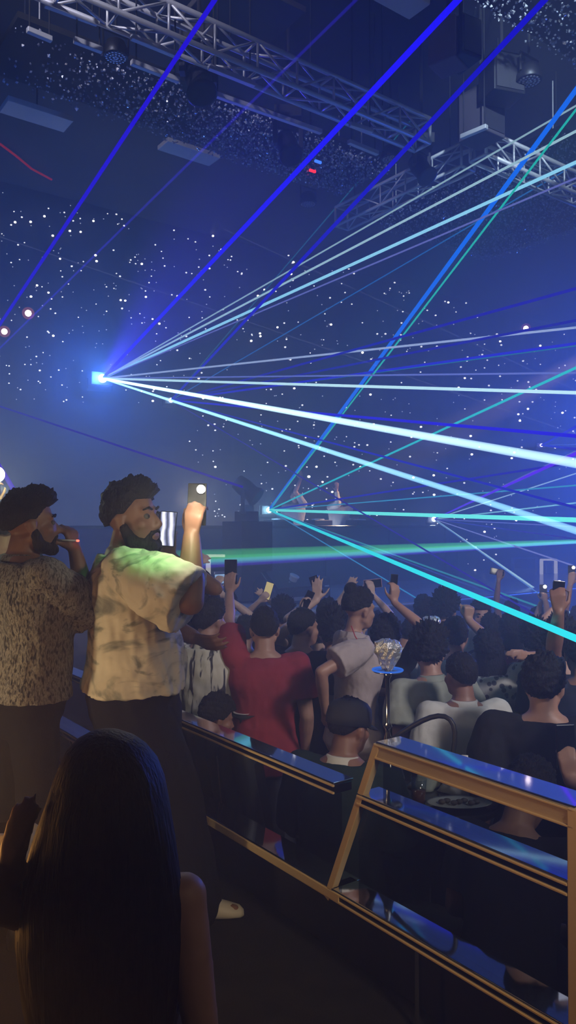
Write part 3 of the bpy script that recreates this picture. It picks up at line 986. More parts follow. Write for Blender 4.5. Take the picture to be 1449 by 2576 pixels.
def raised_panel():
    t = thing('balcony_screen', 'raised gold framed glass screen with a slanted gold post', 'railing', R(1.6, 0))
    ua, ub = 1.208, 1.945
    put('slanted_post', MB().bar(R(2.205, ZBOT - .025, -.008), R(1.937, ZTOP, -.008), .028, .03, VA), M_gold, t, bevel=.003)
    put('side_post', MB().box(R(1.19, .44, .0), (.05, .035, .90), VA, UA, V((0, 0, 1))), M_gold, t, bevel=.003)
    put('top_frame', MB().box(R((ua + ub) / 2 - .01, ZTOP - .022, -.004), (.03, ub - ua + .02, .044), VA, UA, V((0, 0, 1))), pbr('champagne_gold', (.62, .50, .32), .45, .4, bump=.05, bscale=150), t, bevel=.003)
    for dz in (.0, -.044):
        put('gold_bead', MB().box(R((ua + ub) / 2 - .01, ZTOP + dz, -.021), (.008, ub - ua + .02, .007), VA, UA, V((0, 0, 1))), M_gold, t, bevel=.002)
    put('polished_top', MB().box(R((ua + ub) / 2 - .01, ZTOP + .006, .04), (.115, ub - ua + .02, .010), VA, UA, V((0, 0, 1))), M_mirror, t, bevel=.003)
    rail_beam(t, 'middle_rail', ua, 2.035, ZMID, .095, .034)
    rail_beam(t, 'bottom_rail', ua, 2.2, ZBOT, .105, .034)
    put('upper_glass', MB().box(R((ua + ub) / 2, (ZMID + ZTOP) / 2 - .01, .012), (.008, ub - ua - .02, ZTOP - ZMID - .06), VA, UA, V((0, 0, 1))), M_glass, t)
    put('lower_glass', MB().box(R((ua + 2.06) / 2, (ZBOT + ZMID) / 2, .012), (.008, 2.06 - ua, ZMID - ZBOT - .04), VA, UA, V((0, 0, 1))), M_glass, t)
    u = 1.776
    put('leg', MB().bar(R(u, ZBOT - .01, .01), R(u, 0, .01), .016, .016, UA), M_steel, t, bevel=.002)
    put('kick_panel', MB().box(R((ua + 2.16) / 2, ZBOT / 2 - .01, .11), (.012, 2.16 - ua, ZBOT - .02), VA, UA, V((0, 0, 1))), pbr('kick_panel', (.014, .012, .011), .55), t)
raised_panel()
YS = { "person with a hair bun in a pale short sleeved shirt and lanyard": -0.02, "person in dark clothes whose pale forearm rises by the bearded person": -0.18, "person with dark round hair raising a phone with a small flash": 0.6, "person in a black top holding a landscape phone in front of the lit frame": 0.88, "person hidden in the crowd holding a yellow lit phone with both hands": 0.91, "person behind the glasses wearer raising a brightly lit hand with a phone": 0.53, "person with round dark hair raising a dark phone before the slim speaker": 0.49, "person hidden by the bun wearer with both bare arms raised": 0.61, "person in black with a raised hand, whose ear shows under dark hair": 0.17, "tall person with bushy hair and a white collared shirt": 0.03, "person facing this way in a cyan patterned shirt, face lit teal": 0.19, "person with long dark hair in a white floral shirt": -0.1, "person with a round dark head between the cyan shirt and a blunt haircut": 0.13, "person with a blunt straight haircut and red neckline": -0.14, "broad person in a black T-shirt nearest the raised screen, seen from behind": -0.3, "person with fluffy dark hair behind the broad person in black": 0.08, "person with bushy dark hair under the thick cyan beam": -0.21, "person at the crowd edge raising a dark phone in a large hand": -0.28, "person far back stretching both hands towards the flash lights": 0.05, "person far back by the edge whose thin arm reaches up with a white light": -0.06, "seated person in black seen through the raised glass screen": -0.09,  "person with curly dark hair behind the glasses wearer": 0.87, "person with dark hair between the red T-shirt and its raised arm": 0.39, "person in black right behind the bun wearer": 0.25, "person in dark clothes behind the straight raised arm": 0.53, "person with long dark hair past the bun wearer": 0.35 }
# ------------------------------------------------------------------ people
def rotm(yaw=0, pitch=0, roll=0):
    """yaw: turn to own left (+), pitch: look up (+), roll: tilt to own right (+)."""
    return Matrix.Rotation(math.radians(yaw), 3, 'Z') @ Matrix.Rotation(math.radians(pitch), 3, 'X') @ Matrix.Rotation(math.radians(roll), 3, 'Y')

SKIN = {
    'brown': pbr('skin_brown', (.26, .13, .085), .5, var=.12, vscale=14),
    'tan': pbr('skin_tan', (.40, .22, .15), .5, var=.12, vscale=14),
    'pale': pbr('skin_pale', (.58, .38, .29), .5, var=.1, vscale=14),
}
M_hair = pbr('black_hair', (.011, .009, .010), .6, var=.5, vscale=40, bump=.9, bscale=1.0, bstr=(170, 170, 45), spec=.25)
M_hairb = pbr('brown_black_hair', (.02, .013, .010), .42, var=.4, vscale=30, bump=.5, bscale=90)
M_eye = pbr('eye_white', (.10, .09, .085), .6)
M_iris = pbr('iris', (.012, .008, .006), .5)
M_phone = pbr('phone_case', (.015, .015, .018), .25)
M_shoe = pbr('dark_shoe', (.03, .028, .027), .5)
M_trouser = pbr('black_trouser', (.014, .014, .017), .9, bump=.2, bscale=120, spec=.12)
M_trouser2 = pbr('grey_trouser', (.10, .10, .11), .8, bump=.2, bscale=120)


def cloth(name, col, bump=.15):
    return pbr('cloth_' + name, col, .9, bump=bump, bscale=45, var=.1, vscale=5, spec=.12)


def hand_shape(mb, wr, d, nrm, side, grip, s):
    """Palm, four jointed fingers and a thumb; d points from wrist to fingertips, nrm out of the palm side."""
    d = V(d).normalized()
    nrm = (V(nrm) - d * d.dot(V(nrm)))
    nrm = nrm.normalized() if nrm.length > 1e-4 else basis(d)[0]
    lat = d.cross(nrm).normalized() * side           # towards the thumb
    curl = {'open': (.10, .12, .10), 'relax': (.35, .45, .3), 'grip': (.75, .95, .6), 'fist': (1.35, 1.5, 1.0), 'phone': (.55, .85, .55), 'point': (1.3, 1.4, .9), 'pinch': (.8, .7, .4), 'flat': (.06, .12, .10)}[grip]
    lens = (.92, 1.06, 1.0, .8)
    k = s
    knuck = []
    for i in range(4):
        off = (.030 - .020 * i) * k
        a = wr + lat * (off * .55) + d * (.012 * k)
        b = wr + lat * off + d * ((.088 - .004 * abs(i - 1)) * k)
        mb.capsule(a, b, .0135 * k, .0115 * k, 8, 2)
        knuck.append(b)
    mb.ell(wr + d * (.045 * k) + nrm * (.004 * k), (.036 * k, .040 * k, .014 * k), Matrix((lat, d, nrm)).transposed(), 12, 8)
    for i in range(4):
        c = (0.08, .1, .08) if (grip == 'point' and i == 0) else curl
        p = knuck[i]; ang = 0.0
        sp = (.10 - .065 * i) * (1.4 if grip == 'open' else .5)
        for j, L in enumerate((.044, .028, .022)):
            ang += c[j]
            dd = (d * math.cos(ang) + nrm * math.sin(ang) + lat * sp).normalized()
            q = p + dd * (L * lens[i] * k)
            r0 = (.0100, .0090, .0082)[j] * k; r1 = (.0090, .0082, .0072)[j] * k
            mb.capsule(p, q, r0, r1, 8, 2)
            p = q
    p = wr + lat * (.024 * k) + d * (.022 * k) + nrm * (.006 * k)
    th = {'open': (lat * .85 + d * .55 + nrm * .1), 'fist': (lat * .55 + d * .7 + nrm * .55), 'point': (lat * .5 + d * .7 + nrm * .6)}.get(grip, lat * .6 + d * .65 + nrm * .55)
    th = th.normalized()
    t2 = (th + d * .45 - lat * (.35 if grip != 'open' else 0)).normalized()
    q = p + th * (.042 * k); mb.capsule(p, q, .0145 * k, .0115 * k, 8, 2)
    q2 = q + t2 * (.032 * k); mb.capsule(q, q2, .0112 * k, .010 * k, 8, 2)
    t3 = (t2 + d * .3).normalized()
    mb.capsule(q2, q2 + t3 * (.025 * k), .010 * k, .008 * k, 8, 2)


def ik(S, T, L1, L2, pole):
    dv = T - S
    D = max(.05, min(dv.length, (L1 + L2) * .995))
    dn = dv.normalized()
    T = S + dn * D
    a = (L1 * L1 - L2 * L2 + D * D) / (2 * D)
    h = math.sqrt(max(0, L1 * L1 - a * a))
    pl = V(pole) - dn * dn.dot(V(pole))
    pl = pl.normalized() if pl.length > 1e-4 else basis(dn)[0]
    return S + dn * a + pl * h, T


def head_shape(mb, C, M, s, fine):
    e = lambda c, r: mb.ell(C + M @ (V(c) * s), tuple(q * s for q in r), M, 18, 12)
    cp = lambda a, b, r0, r1=None: mb.capsule(C + M @ (V(a) * s), C + M @ (V(b) * s), r0 * s, (r0 if r1 is None else r1) * s, 8, 2)
    e((0, -.014, .030), (.074, .094, .082))
    e((0, .030, -.030), (.060, .064, .082))
    e((0, .044, -.078), (.046, .044, .034))
    cp((0, .060, -.094), (0, .072, -.092), .020, .016)
    for k in (-1, 1):
        cp((k * .052, -.004, -.052), (k * .022, .056, -.088), .020, .018)
        e((k * .040, .056, -.024), (.024, .026, .022))
        e((k * .077, -.006, -.010), (.009, .020, .031))
        cp((k * .078, -.010, .012), (k * .084, -.018, .004), .009)
        cp((k * .012, .074, .022), (k * .040, .070, .026), .011)
        if fine:
            cp((k * .010, .098, -.034), (k * .013, .092, -.036), .0085)
    cp((0, .078, .012), (0, .104, -.026), .010, .013)
    cp((0, .104, -.028), (0, .094, -.036), .012, .010)
    cp((-.020, .084, -.058), (.020, .084, -.058), .009)
    cp((-.018, .083, -.068), (.018, .083, -.068), .0095)


def hair_shell(C, M, s, style, seed=0):
    """Hair grown out of the skull: a full shell over crown, sides and back that sinks into the head below the hairline."""
    nu, nv = 84, 60
    mb = MB()
    rings = []
    p = dict(short=(.015, .36, -.22, -.80, .020), crop=(.008, .40, -.12, -.70, .009), big=(.030, .30, -.24, -.75, .030), curly=(.030, .30, -.30, -.75, .034), quiff=(.012, .44, -.15, -.62, .012),
             bun=(.012, .42, -.10, -.48, .012), bob=(.022, .40, -.95, -1.1, .022), long=(.020, .38, -.9, -1.1, .022), cap=(.012, .3, -.1, -.4, .01))[style]
    base_h, front, side, back, top = p
    for kz in range(nv + 1):
        el = -PI / 2 + .06 + (PI - .12) * kz / nv
        ring = []
        for i in range(nu):
            az = 2 * PI * i / nu                       # 0 = own right, pi/2 = face
            f = math.sin(az)
            if f > 0:
                line = side + (front - side) * min(1, max(0, (f - .25) / .45)) ** 1.0
            else:
                line = side + (back - side) * min(1, -f * 1.3)
            w = min(1, max(0, (el - line) / .10 + .5))
            d = V((math.cos(el) * math.cos(az), math.cos(el) * math.sin(az), math.sin(el)))
            sk = V((d.x * .074, d.y * .094 - .014, d.z * .086 + .030))
            h = base_h + top * max(0, math.sin(el)) ** 1.5
            if style == 'quiff':
                h += .040 * max(0, f) * max(0, math.sin(el)) * math.cos(el) ** .8
            rough_ = .75 if style in ('curly', 'big') else .42
            n = noise.noise(V((d.x * 4 + seed, d.y * 4, d.z * 4))) * .45 + noise.noise(V((d.x * 11 + seed, d.y * 11, d.z * 8))) * rough_ + noise.noise(V((d.x * 26, d.y * 26 + seed, d.z * 16))) * rough_ * .6
            h = h * (1 + n) * w - .020 * (1 - w)
            ring.append(C + M @ ((sk + d * h) * s))
        rings.append(ring)
    mb.loft(rings)
    return mb


TORSO_M = [(.80, .115, .088, -.01), (.86, .158, .108, -.012), (.93, .165, .112, -.010), (1.02, .152, .104, 0), (1.12, .152, .104, .006), (1.22, .168, .112, .008), (1.32, .184, .116, .004), (1.39, .176, .104, -.006), (1.44, .128, .082, -.014), (1.49, .064, .062, -.02)]
TORSO_F = [(.80, .125, .092, -.01), (.86, .172, .115, -.014), (.93, .170, .112, -.010), (1.02, .136, .092, 0), (1.10, .122, .086, .004), (1.20, .140, .100, .016), (1.29, .152, .116, .024), (1.37, .150, .096, 0), (1.43, .104, .074, -.012), (1.49, .052, .054, -.018)]


def person(label, px, py, Y, yaw=0, H=None, floor=LOW, sex='m', w=1.0, belly=0.0, lean=(0, 0), head=(0, 0, 0), R_=None, L_=None, skin='tan', hair='short', hairmat=None,
           top=None, sleeve='short', collar=False, bottom=None, sit=None, vox=.014, hem=.84, seed=0, fine=False, beard=None, shirt_w=1.0, wr=.006, group=None, extras=None, hat=False, eyes=False, name='person', leg_w=1.0, neck_dz=-.022, bl_z=1.06, step=(0, 0), shoe=None, collar_mat=None):
    """One standing or seated figure whose head top is seen at pixel (px, py), Y metres in front of the camera."""
    ys = YS.get(label, 0)
    Y += ys
    tp = atY(px, py, Y)
    if sit is None:
        H = H or (tp.z - floor) * 1.012
    s = H / 1.75
    if sit is True:
        sit = tp.z - floor - .085 - .815 * s
    rt = V((tp.x, tp.y, floor))
    yawr = math.radians(yaw)
    Mi = Matrix.Rotation(-yawr, 3, 'Z')
    toL = lambda p: Mi @ (V(p) - rt)
    # --- lower body
    hipz = .93 * s if sit is None else sit + .085
    rise = hipz - .93 * s
    lx, ly = math.radians(lean[0]), math.radians(lean[1])     # forward, to own right
    ML = Matrix.Rotation(-lx, 3, 'X') @ Matrix.Rotation(ly, 3, 'Y')
    hip = V((0, 0, hipz))
    # the head stays where the photograph shows it, so the feet shift against the lean
    offs = ML @ V((0, 0, .7 * s))
    shift = V((-offs.x, -offs.y, 0))
    def up(p):
        q = V(p) * s - V((0, 0, .93 * s))
        k = min(1, max(0, (p[2] - .88) / .2))
        r = ML @ q
        return hip + q.lerp(r, k) + shift
    T = TORSO_M if sex == 'm' else TORSO_F
    ex, ey = V((1, 0, 0)), V((0, 1, 0))
    def torso(mb, inf, z0, z1, flare=0.0, n=28):
        rings = []
        zs = [z for z, *_ in T if z0 < z < z1]
        zs = [z0] + zs + [z1]
        for z in zs:
            z_ = max(T[0][0], min(T[-1][0], z))
            for k in range(len(T) - 1):
                if T[k][0] <= z_ <= T[k + 1][0]:
                    f = (z_ - T[k][0]) / (T[k + 1][0] - T[k][0])
                    a, b, o = [T[k][j] + (T[k + 1][j] - T[k][j]) * f for j in (1, 2, 3)]
            bl = belly * math.exp(-((z - bl_z) / .20) ** 2)
            fl = flare * max(0, (1.05 - z) / .25)
            a2 = a * w + inf + bl * .55 + fl; b2 = b * (.5 + .5 * w) + inf + bl + fl * .7
            rings.append([up((a2 * math.copysign(abs(math.cos(t)) ** .86, math.cos(t)), b2 * math.copysign(abs(math.sin(t)) ** .86, math.sin(t)) + o + bl * .7, z)) for t in [2 * PI * i / n for i in range(n)]])
        mb.loft(rings)
    # --- joints
    shx = (.185 if sex == 'm' else .160) * w
    arms = {}
    for side, spec in ((1, R_), (-1, L_)):
        S = V((shx * side, -.012, 1.415))
        grip, nrm, pole = 'relax', None, None
        if spec is None:
            spec = 'down'
        hd = None
        if spec == 'down':
            Tl = up((shx * side * 1.22, .05, .90)); pole = V((side * .25, -1, 0)); grip = 'relax'; nrm = V((-side, .1, 0))
        elif spec == 'front':
            Tl = up((shx * side * .45, .26, 1.10)); pole = V((side * .6, -.4, -1)); grip = 'relax'; nrm = V((-side, 0, .2))
        elif spec == 'phone':
            Tl = up((shx * side * .5, .34, 1.38)); pole = V((side * .5, -.1, -1)); grip = 'phone'; nrm = V((-side * .6, .6, 0))
        else:
            if 'px' in spec:
                Tl = toL(atY(spec['px'][0], spec['px'][1], spec['px'][2] + ys))
            else:
                Tl = up(spec['at'])
            pole = V(spec.get('pole', (side * .8, -.3, -.6)))
            grip = spec.get('grip', 'relax')
            nrm = V(spec.get('nrm', (-side * .5, .8, 0)))
            if 'wdir' in spec:
                hd = Mi @ V(spec['wdir'])
            if 'wnrm' in spec:
                nrm = Mi @ V(spec['wnrm'])
        if spec not in ('down', 'front', 'phone') and (Tl.z - hip.z) / s > .66:
            S = S + V((-side * .018, .0, .045))
        S = up(S)
        E, Tw = ik(S, Tl, .30 * s, .255 * s, pole)
        hd = hd or (Tw - E).normalized()
        arms[side] = (S, E, Tw, hd, nrm, grip)
    # --- head
    MH = rotm(*head) @ ML
    neck = up((0, -.018, 1.47))
    C = up((0, .0, 1.535 + neck_dz)) + MH @ V((0, .022, .095)) * s
    # body surface
    mb = MB()
    torso(mb, -.004, .80, 1.49)
    mb.capsule(up((0, -.022, 1.44)), C + MH @ V((0, -.022, -.06)) * s, .061 * s * (w ** .5 if sex == 'm' else .80), .056 * s * (w ** .5 if sex == 'm' else .82), 14)
    head_shape(mb, C, MH, s * (1.0 if sex == 'm' else .95) * (1 + (w - 1) * .35), fine)
    am = (w ** .6) * (1 if sex == 'm' else .82) * s
    for side in (1, -1):
        S, E, Tw, hd, nrm, grip = arms[side]
        inn = up((shx * side * .55, -.012, 1.40))
        mb.capsule(inn, S, .062 * am, .058 * am, 12)
        mid = S.lerp(E, .45)
        mb.capsule(S, mid, .056 * am, .050 * am, 12); mb.capsule(mid, E, .050 * am, .040 * am, 12)
        m2 = E.lerp(Tw, .3)
        mb.capsule(E, m2, .040 * am, .043 * am, 12); mb.capsule(m2, Tw, .043 * am, .027 * am, 12)
        hand_shape(mb, Tw, hd, nrm, side * 1.0, grip, s * (1 if sex == 'm' else .92))
    legs = {}
    for side in (1, -1):
        if sit is None:
            hj = hip + shift * .25 + V((side * .085 * s * w, 0, -.03 * s))
            hj = V((side * .085 * s * w + shift.x, shift.y - .005, hipz - .03 * s))
            kn = V((side * .105 * s + shift.x * .8, .015 + shift.y * .8, .50 * s)); an = V((side * .115 * s + shift.x * .7, -.02 + shift.y * .7 + step[0 if side > 0 else 1], .085 * s)); kn.y += step[0 if side > 0 else 1] * .55
        else:
            hj = V((side * .09 * s * w + shift.x, shift.y, hipz - .01)); kn = V((side * .14 * s + shift.x, .42 * s + shift.y, sit + .06)); an = V((side * .14 * s + shift.x, .40 * s + shift.y, .085 * s))
        legs[side] = (hj, kn, an)
        mb.capsule(hj, kn, .078 * am, .054 * am, 12); mb.capsule(kn, kn.lerp(an, .35), .052 * am, .054 * am, 12); mb.capsule(kn.lerp(an, .35), an, .054 * am, .036 * am, 12)
        mb.capsule(an - V((0, .03, .045 * s)), an + V((side * .02, .15 * s, -.055 * s)), .034 * s, .026 * s, 10)
    t = thing(name, label, 'person', rt, yawr, group)
    body = bake(mb, vox, 3 if vox > .009 else 4)
    put('body', body, SKIN[skin], t, smooth=True, world=False)
    # --- clothes
    vc = max(vox, .011) if not fine else .009
    mb = MB()
    torso(mb, .010, .78, 1.04)
    for side in (1, -1):
        hj, kn, an = legs[side]
        mb.capsule(hj, kn, .094 * am * leg_w, .074 * am * leg_w, 12); mb.capsule(kn, an + V((0, 0, -.02)), .072 * am * leg_w, .062 * am * leg_w, 12)
    me = bake(mb, vc * 1.2, 2)
    wrinkle(me, .007, 14, seed, (1, 1, .6))
    put('trousers', me, bottom or M_trouser, t, smooth=True, world=False)
    if sleeve is not None:
        mb = MB()
        torso(mb, .016 * shirt_w, hem, 1.462, flare=.018 * shirt_w)
        for side in (1, -1):
            S, E, Tw, *_ = arms[side]
            inn = up((shx * side * .5, -.012, 1.395))
            q = {'short': S.lerp(E, .68), 'elbow': S.lerp(E, .96), 'long': E, 'none': S, 'strap': None}[sleeve]
            if q is None:
                continue
            mb.capsule(inn, S, .074 * am, .071 * am, 12)
            if sleeve != 'none':
                lo = S.lerp(q, .5)
                mb.capsule(S, lo, .071 * am, .070 * am * shirt_w, 12); mb.cyl(lo, q, .070 * am * shirt_w, .071 * am * shirt_w, 14)
            if sleeve == 'long':
                mb.capsule(E, E.lerp(Tw, .5), .058 * am, .050 * am, 12); mb.cyl(E.lerp(Tw, .5), E.lerp(Tw, .96), .050 * am, .040 * am, 12)
        me = bake(mb, vc, 2)
        wrinkle(me, wr, 9, seed + 5, (1, 1, .8)); wrinkle(me, wr * .6, 26, seed + 9, (1, 1, .5))
        put('shirt', me, top or cloth('black', (.018, .018, .022)), t, smooth=True, world=False)
        if collar:
            n = 30
            mb = MB()
            rings = []
            for (rr, dz, tilt) in ((.066, -.03, 0), (.064, .012, .004), (.060, .040, .008), (.070, .036, .010), (.088, -.004, .0), (.086, -.016, 0)):
                rings.append([up((rr * math.cos(2 * PI * i / n) * (w ** .5), rr * math.sin(2 * PI * i / n) - .018 + (.012 if math.sin(2 * PI * i / n) > 0 else 0), 1.452 + dz - .028 * max(0, math.sin(2 * PI * i / n)))) for i in range(n)])
            mb.loft(rings, cap=False)
            put('collar', mb, collar_mat or top, t, smooth=True, world=False)
    for side in (1, -1):
        an = legs[side][2]
        mb = MB()
        rings = []
        for (yy, a, z0, z1) in ((-.085, .022, .0, .07), (-.07, .036, .0, .10), (-.01, .038, .0, .105), (.06, .044, .0, .085), (.13, .046, 0, .06), (.175, .034, 0, .045), (.19, .015, .004, .03)):
            c = V((an.x + side * .012 * max(0, yy) / .19, an.y + yy * s, 0))
            rings.append([c + V((a * s * math.cos(2 * PI * i / 14), 0, max(0.0015, (z0 + (z1 - z0) * (.5 + .5 * math.sin(2 * PI * i / 14))) * s))) for i in range(14)])
        mb.loft(rings)
        put('shoe', mb, shoe or M_shoe, t, smooth=True, world=False)
    # --- hair and face
    hs = s * (1.0 if sex == 'm' else .95) * (1 + (w - 1) * .35)
    if hair:
        mb = hair_shell(C, MH, hs, hair, seed)
        extra = MB()
        P = lambda q: C + MH @ (V(q) * hs)
        if hair == 'bun':
            extra.ell(P((0, -.072, .118)), (.046 * hs, .044 * hs, .042 * hs), MH, 16, 12)
        if hair in ('long', 'bob'):
            dn = 0.30 if hair == 'long' else .12
            rings = []
            for k in range(8):
                f = k / 7
                z = .07 - (dn + .07) * f
                rings.append([P(((.088 + .012 * math.sin(f * 3)) * math.cos(a), -.03 - .01 * f + (.078 + .01 * f - .03 * f) * math.sin(a) * (1 if math.sin(a) < 0 else .35), z)) for a in [2 * PI * i / 24 for i in range(24)]])
            extra.loft(rings)
        if extra.v:
            mb.add(extra.v, extra.f)
        put('hair', mb, hairmat or M_hair, t, smooth=True, world=False)
    P = lambda q: C + MH @ (V(q) * hs)
    if beard:
        mb = MB()
        for k in (-1, 1):
            mb.capsule(P((k * .070, .004, -.030)), P((k * .054, .022, -.082)), .017 * hs, .026 * hs)
            mb.capsule(P((k * .054, .022, -.082)), P((k * .014, .074, -.100)), .026 * hs, .026 * hs)
            mb.capsule(P((k * .024, .086, -.054)), P((k * .030, .070, -.080)), .009 * hs, .012 * hs)
            mb.capsule(P((0, .097, -.048)), P((k * .024, .086, -.054)), .007 * hs, .008 * hs)
        me = bake(mb, .006, 2); wrinkle(me, .003, 60, seed)
        put('beard', me, M_hair, t, smooth=True, world=False)
    if eyes:
        for k in (-1, 1):
            e = put('eye', MB().ell(P((k * .031, .0735, .003)), (.011 * hs, .011 * hs, .011 * hs)), M_eye, t, smooth=True, world=False)
            d = MH @ V((0, 1, 0))
            put('iris', MB().lathe([(.001, .0113 * hs), (.006 * hs, .0100 * hs), (.006 * hs, .008 * hs)], P((k * .031, .0735, .003)), 12, d), M_iris, e, world=False)
            put('eyebrow', MB().tube([P((k * .014, .088, .026)), P((k * .032, .087, .033)), P((k * .050, .072, .026))], [.004 * hs, .005 * hs, .003 * hs], 6), M_hair, t, smooth=True, world=False)
    if hat:
        mb = MB()
        rings = []
        for (z, r) in ((.018, 1.16), (.05, 1.17), (.085, 1.10), (.112, .85), (.126, .45), (.130, .05)):
            rings.append([P((.078 * r * math.cos(a), .098 * r * math.sin(a) - .012, z)) for a in [2 * PI * i / 28 for i in range(28)]])
        mb.loft(rings)
        hp = put('cap', mb, pbr('cap_black', (.014, .014, .018), .8), t, smooth=True, world=False)
        mb = MB()
        top_, bot = [], []
        n = 16
        rows = []
        for k in range(4):
            f = k / 3
            rows.append([P((.082 * math.cos(a) * (1 - .12 * f), (.10 * math.sin(a)) + .075 * f * math.sin(a), .028 - .03 * f * math.sin(a) - .008 * abs(math.cos(a)))) for a in [PI * (.10 + .8 * i / (n - 1)) for i in range(n)]])
        vs = [p for r in rows for p in r] + [p - MH @ V((0, 0, .006)) for r in rows for p in r]
        N = 4 * n
        fs = []
        for k in range(3):
            for i in range(n - 1):
                a = k * n + i
                fs += [(a, a + 1, a + n + 1, a + n), (N + a, N + a + n, N + a + n + 1, N + a + 1)]
        for i in range(n - 1):
            fs += [(i, N + i, N + i + 1, i + 1), (3 * n + i, 3 * n + i + 1, N + 3 * n + i + 1, N + 3 * n + i)]
        for k in range(3):
            fs += [(k * n, (k + 1) * n, N + (k + 1) * n, N + k * n), (k * n + n - 1, N + k * n + n - 1, N + (k + 1) * n + n - 1, (k + 1) * n + n - 1)]
        mb.add(vs, fs)
        put('peak', mb, pbr('cap_black', (.014, .014, .018), .8), hp, smooth=True, world=False)
    Mw = Matrix.Rotation(yawr, 3, 'Z')
    toW = lambda p: rt + Mw @ p
    info = dict(root=t, C=toW(C), MH=Mw @ MH, s=s, hs=hs, neck=toW(neck))
    for side, k in ((1, 'R'), (-1, 'L')):
        S, E, Tw, hd, nrm, grip = arms[side]
        n = nrm - hd * hd.dot(nrm)
        n = n.normalized() if n.length > 1e-4 else basis(hd)[0]
        info[k] = dict(S=toW(S), E=toW(E), T=toW(Tw), d=(Mw @ hd).normalized(), n=(Mw @ n).normalized(), lat=(Mw @ (hd.cross(n).normalized() * side)))
    return info


def phone(h, label, s=1.0, up=None, face=None, screen=None, flash=None, fs=20, off=.0, mat=None, L=.15, W=.072):
    """A phone lying in the hand described by h."""
    d, n, lat = h['d'], h['n'], h['lat']
    up = V(up).normalized() if up else d
    face = V(face) if face else -n
    face = (face - up * up.dot(face)).normalized()
    x = up.cross(face).normalized()
    c = h['T'] + d * (.085 * s) + n * ((.028 + off) * s) + up * (.03 * s)
    t = thing('phone', label, 'phone', c)
    put('case', MB().box(c, (W * s, L * s, .009 * s), x, up, face), mat or M_phone, t, bevel=.003)
    put('screen', MB().box(c + face * (.0048 * s), (W * .92 * s, L * .95 * s, .001), x, up, face), screen or pbr('screen_off', (.01, .01, .013), .08), t)
    b = c - face * (.0052 * s) + up * (L * .36 * s) - x * (W * .22 * s)
    cm = put('camera_bump', MB().box(b, (.026 * s, .034 * s, .003), x, up, face), M_gloss, t, bevel=.001)
    if flash:
        put('flash', MB().ell(b - face * .002 + x * .0, (flash, flash, flash)), glow('flash_%d' % fs, (1, .93, .72), fs), t, smooth=True, label='lit flash')
    return t
# ------------------------------------------------------------------ the two men on the tier
M_marble = ramp_mat('marbled_shirt', 'noise', [(.32, (.12, .13, .12)), (.41, (.38, .37, .31)), (.47, (.66, .60, .50)), (.58, (.72, .66, .56)), (.64, (.26, .27, .22)), (.74, (.70, .64, .54))], (1.1, 1.1, 2.4), .8, detail=7, dist=1.1, tscale=3.4, bump=.12)
M_speck = ramp_mat('speckled_shirt', 'noise', [(.36, (.02, .02, .024)), (.46, (.12, .115, .115)), (.55, (.30, .285, .27)), (.64, (.12, .115, .115))], (2.2, 2.2, .8), .85, detail=8, dist=.4, tscale=52)

big = person('heavily built bearded person in a cream marbled shirt holding up a lit phone', 328, 1232, 3.3, yaw=-80, floor=0, w=1.48, belly=.05, bl_z=1.0, head=(-30, 4, 3), lean=(0.5, 0),
             R_=dict(px=(482, 1350, 3.02), pole=(.5, .25, -1), grip='phone', wdir=(.10, -.05, 1), wnrm=(.2, .75, 0)), L_=dict(at=(-.12, .27, 1.10), pole=(-.8, -.2, -.6)),
             skin='brown', hair='quiff', top=M_marble, sleeve='elbow', collar=True, vox=.007, hem=.925, shirt_w=1.45, wr=.011, seed=3, fine=True, beard=True, eyes=True, leg_w=1.35, neck_dz=-.02, step=(.30, -.03), shoe=pbr('pale_shoe', (.62, .58, .5), .6))
phone(big['R'], 'dark phone with a glaring flash held up by the bearded person', 1.1, up=(.03, 0, 1), face=(.25, .96, 0), flash=.017, fs=28, screen=glow('bright_screen', (.5, .55, .7), .6))
lamp('phone_flash_light', 'POINT', atY(483, 1263, 2.90), 3.0, (1, .9, .65), .02)

grey = person('person in a speckled grey shirt, seen from behind, smoking', 66, 1243, 3.15, yaw=-50, floor=0, w=1.14, belly=.02, head=(-14, 2, 0),
              R_=dict(at=(.055, .185, 1.495), pole=(.45, -.2, -1), grip='pinch', nrm=(-.8, -.3, .2)), L_='down', skin='brown', hair='quiff', top=M_speck, sleeve='elbow', collar=True, vox=.008, hem=.93, shirt_w=1.3, wr=.008, seed=11, fine=True, beard=True, eyes=True)
P_ = lambda q: grey['C'] + grey['MH'] @ (V(q) * grey['hs'])
a, b = P_((.012, .090, -.064)), P_((.030, .165, -.070))
cg = thing('cigarette', 'lit cigarette with a red tip at the mouth of the smoking person', 'cigarette', a)
put('paper', MB().cyl(a, b, .004), M_white, cg, smooth=True)
put('ember', MB().capsule(b, b + (b - a).normalized() * .006, .0045), glow('ember', (1, .08, .05), 5), cg, smooth=True, label='glowing red tip')

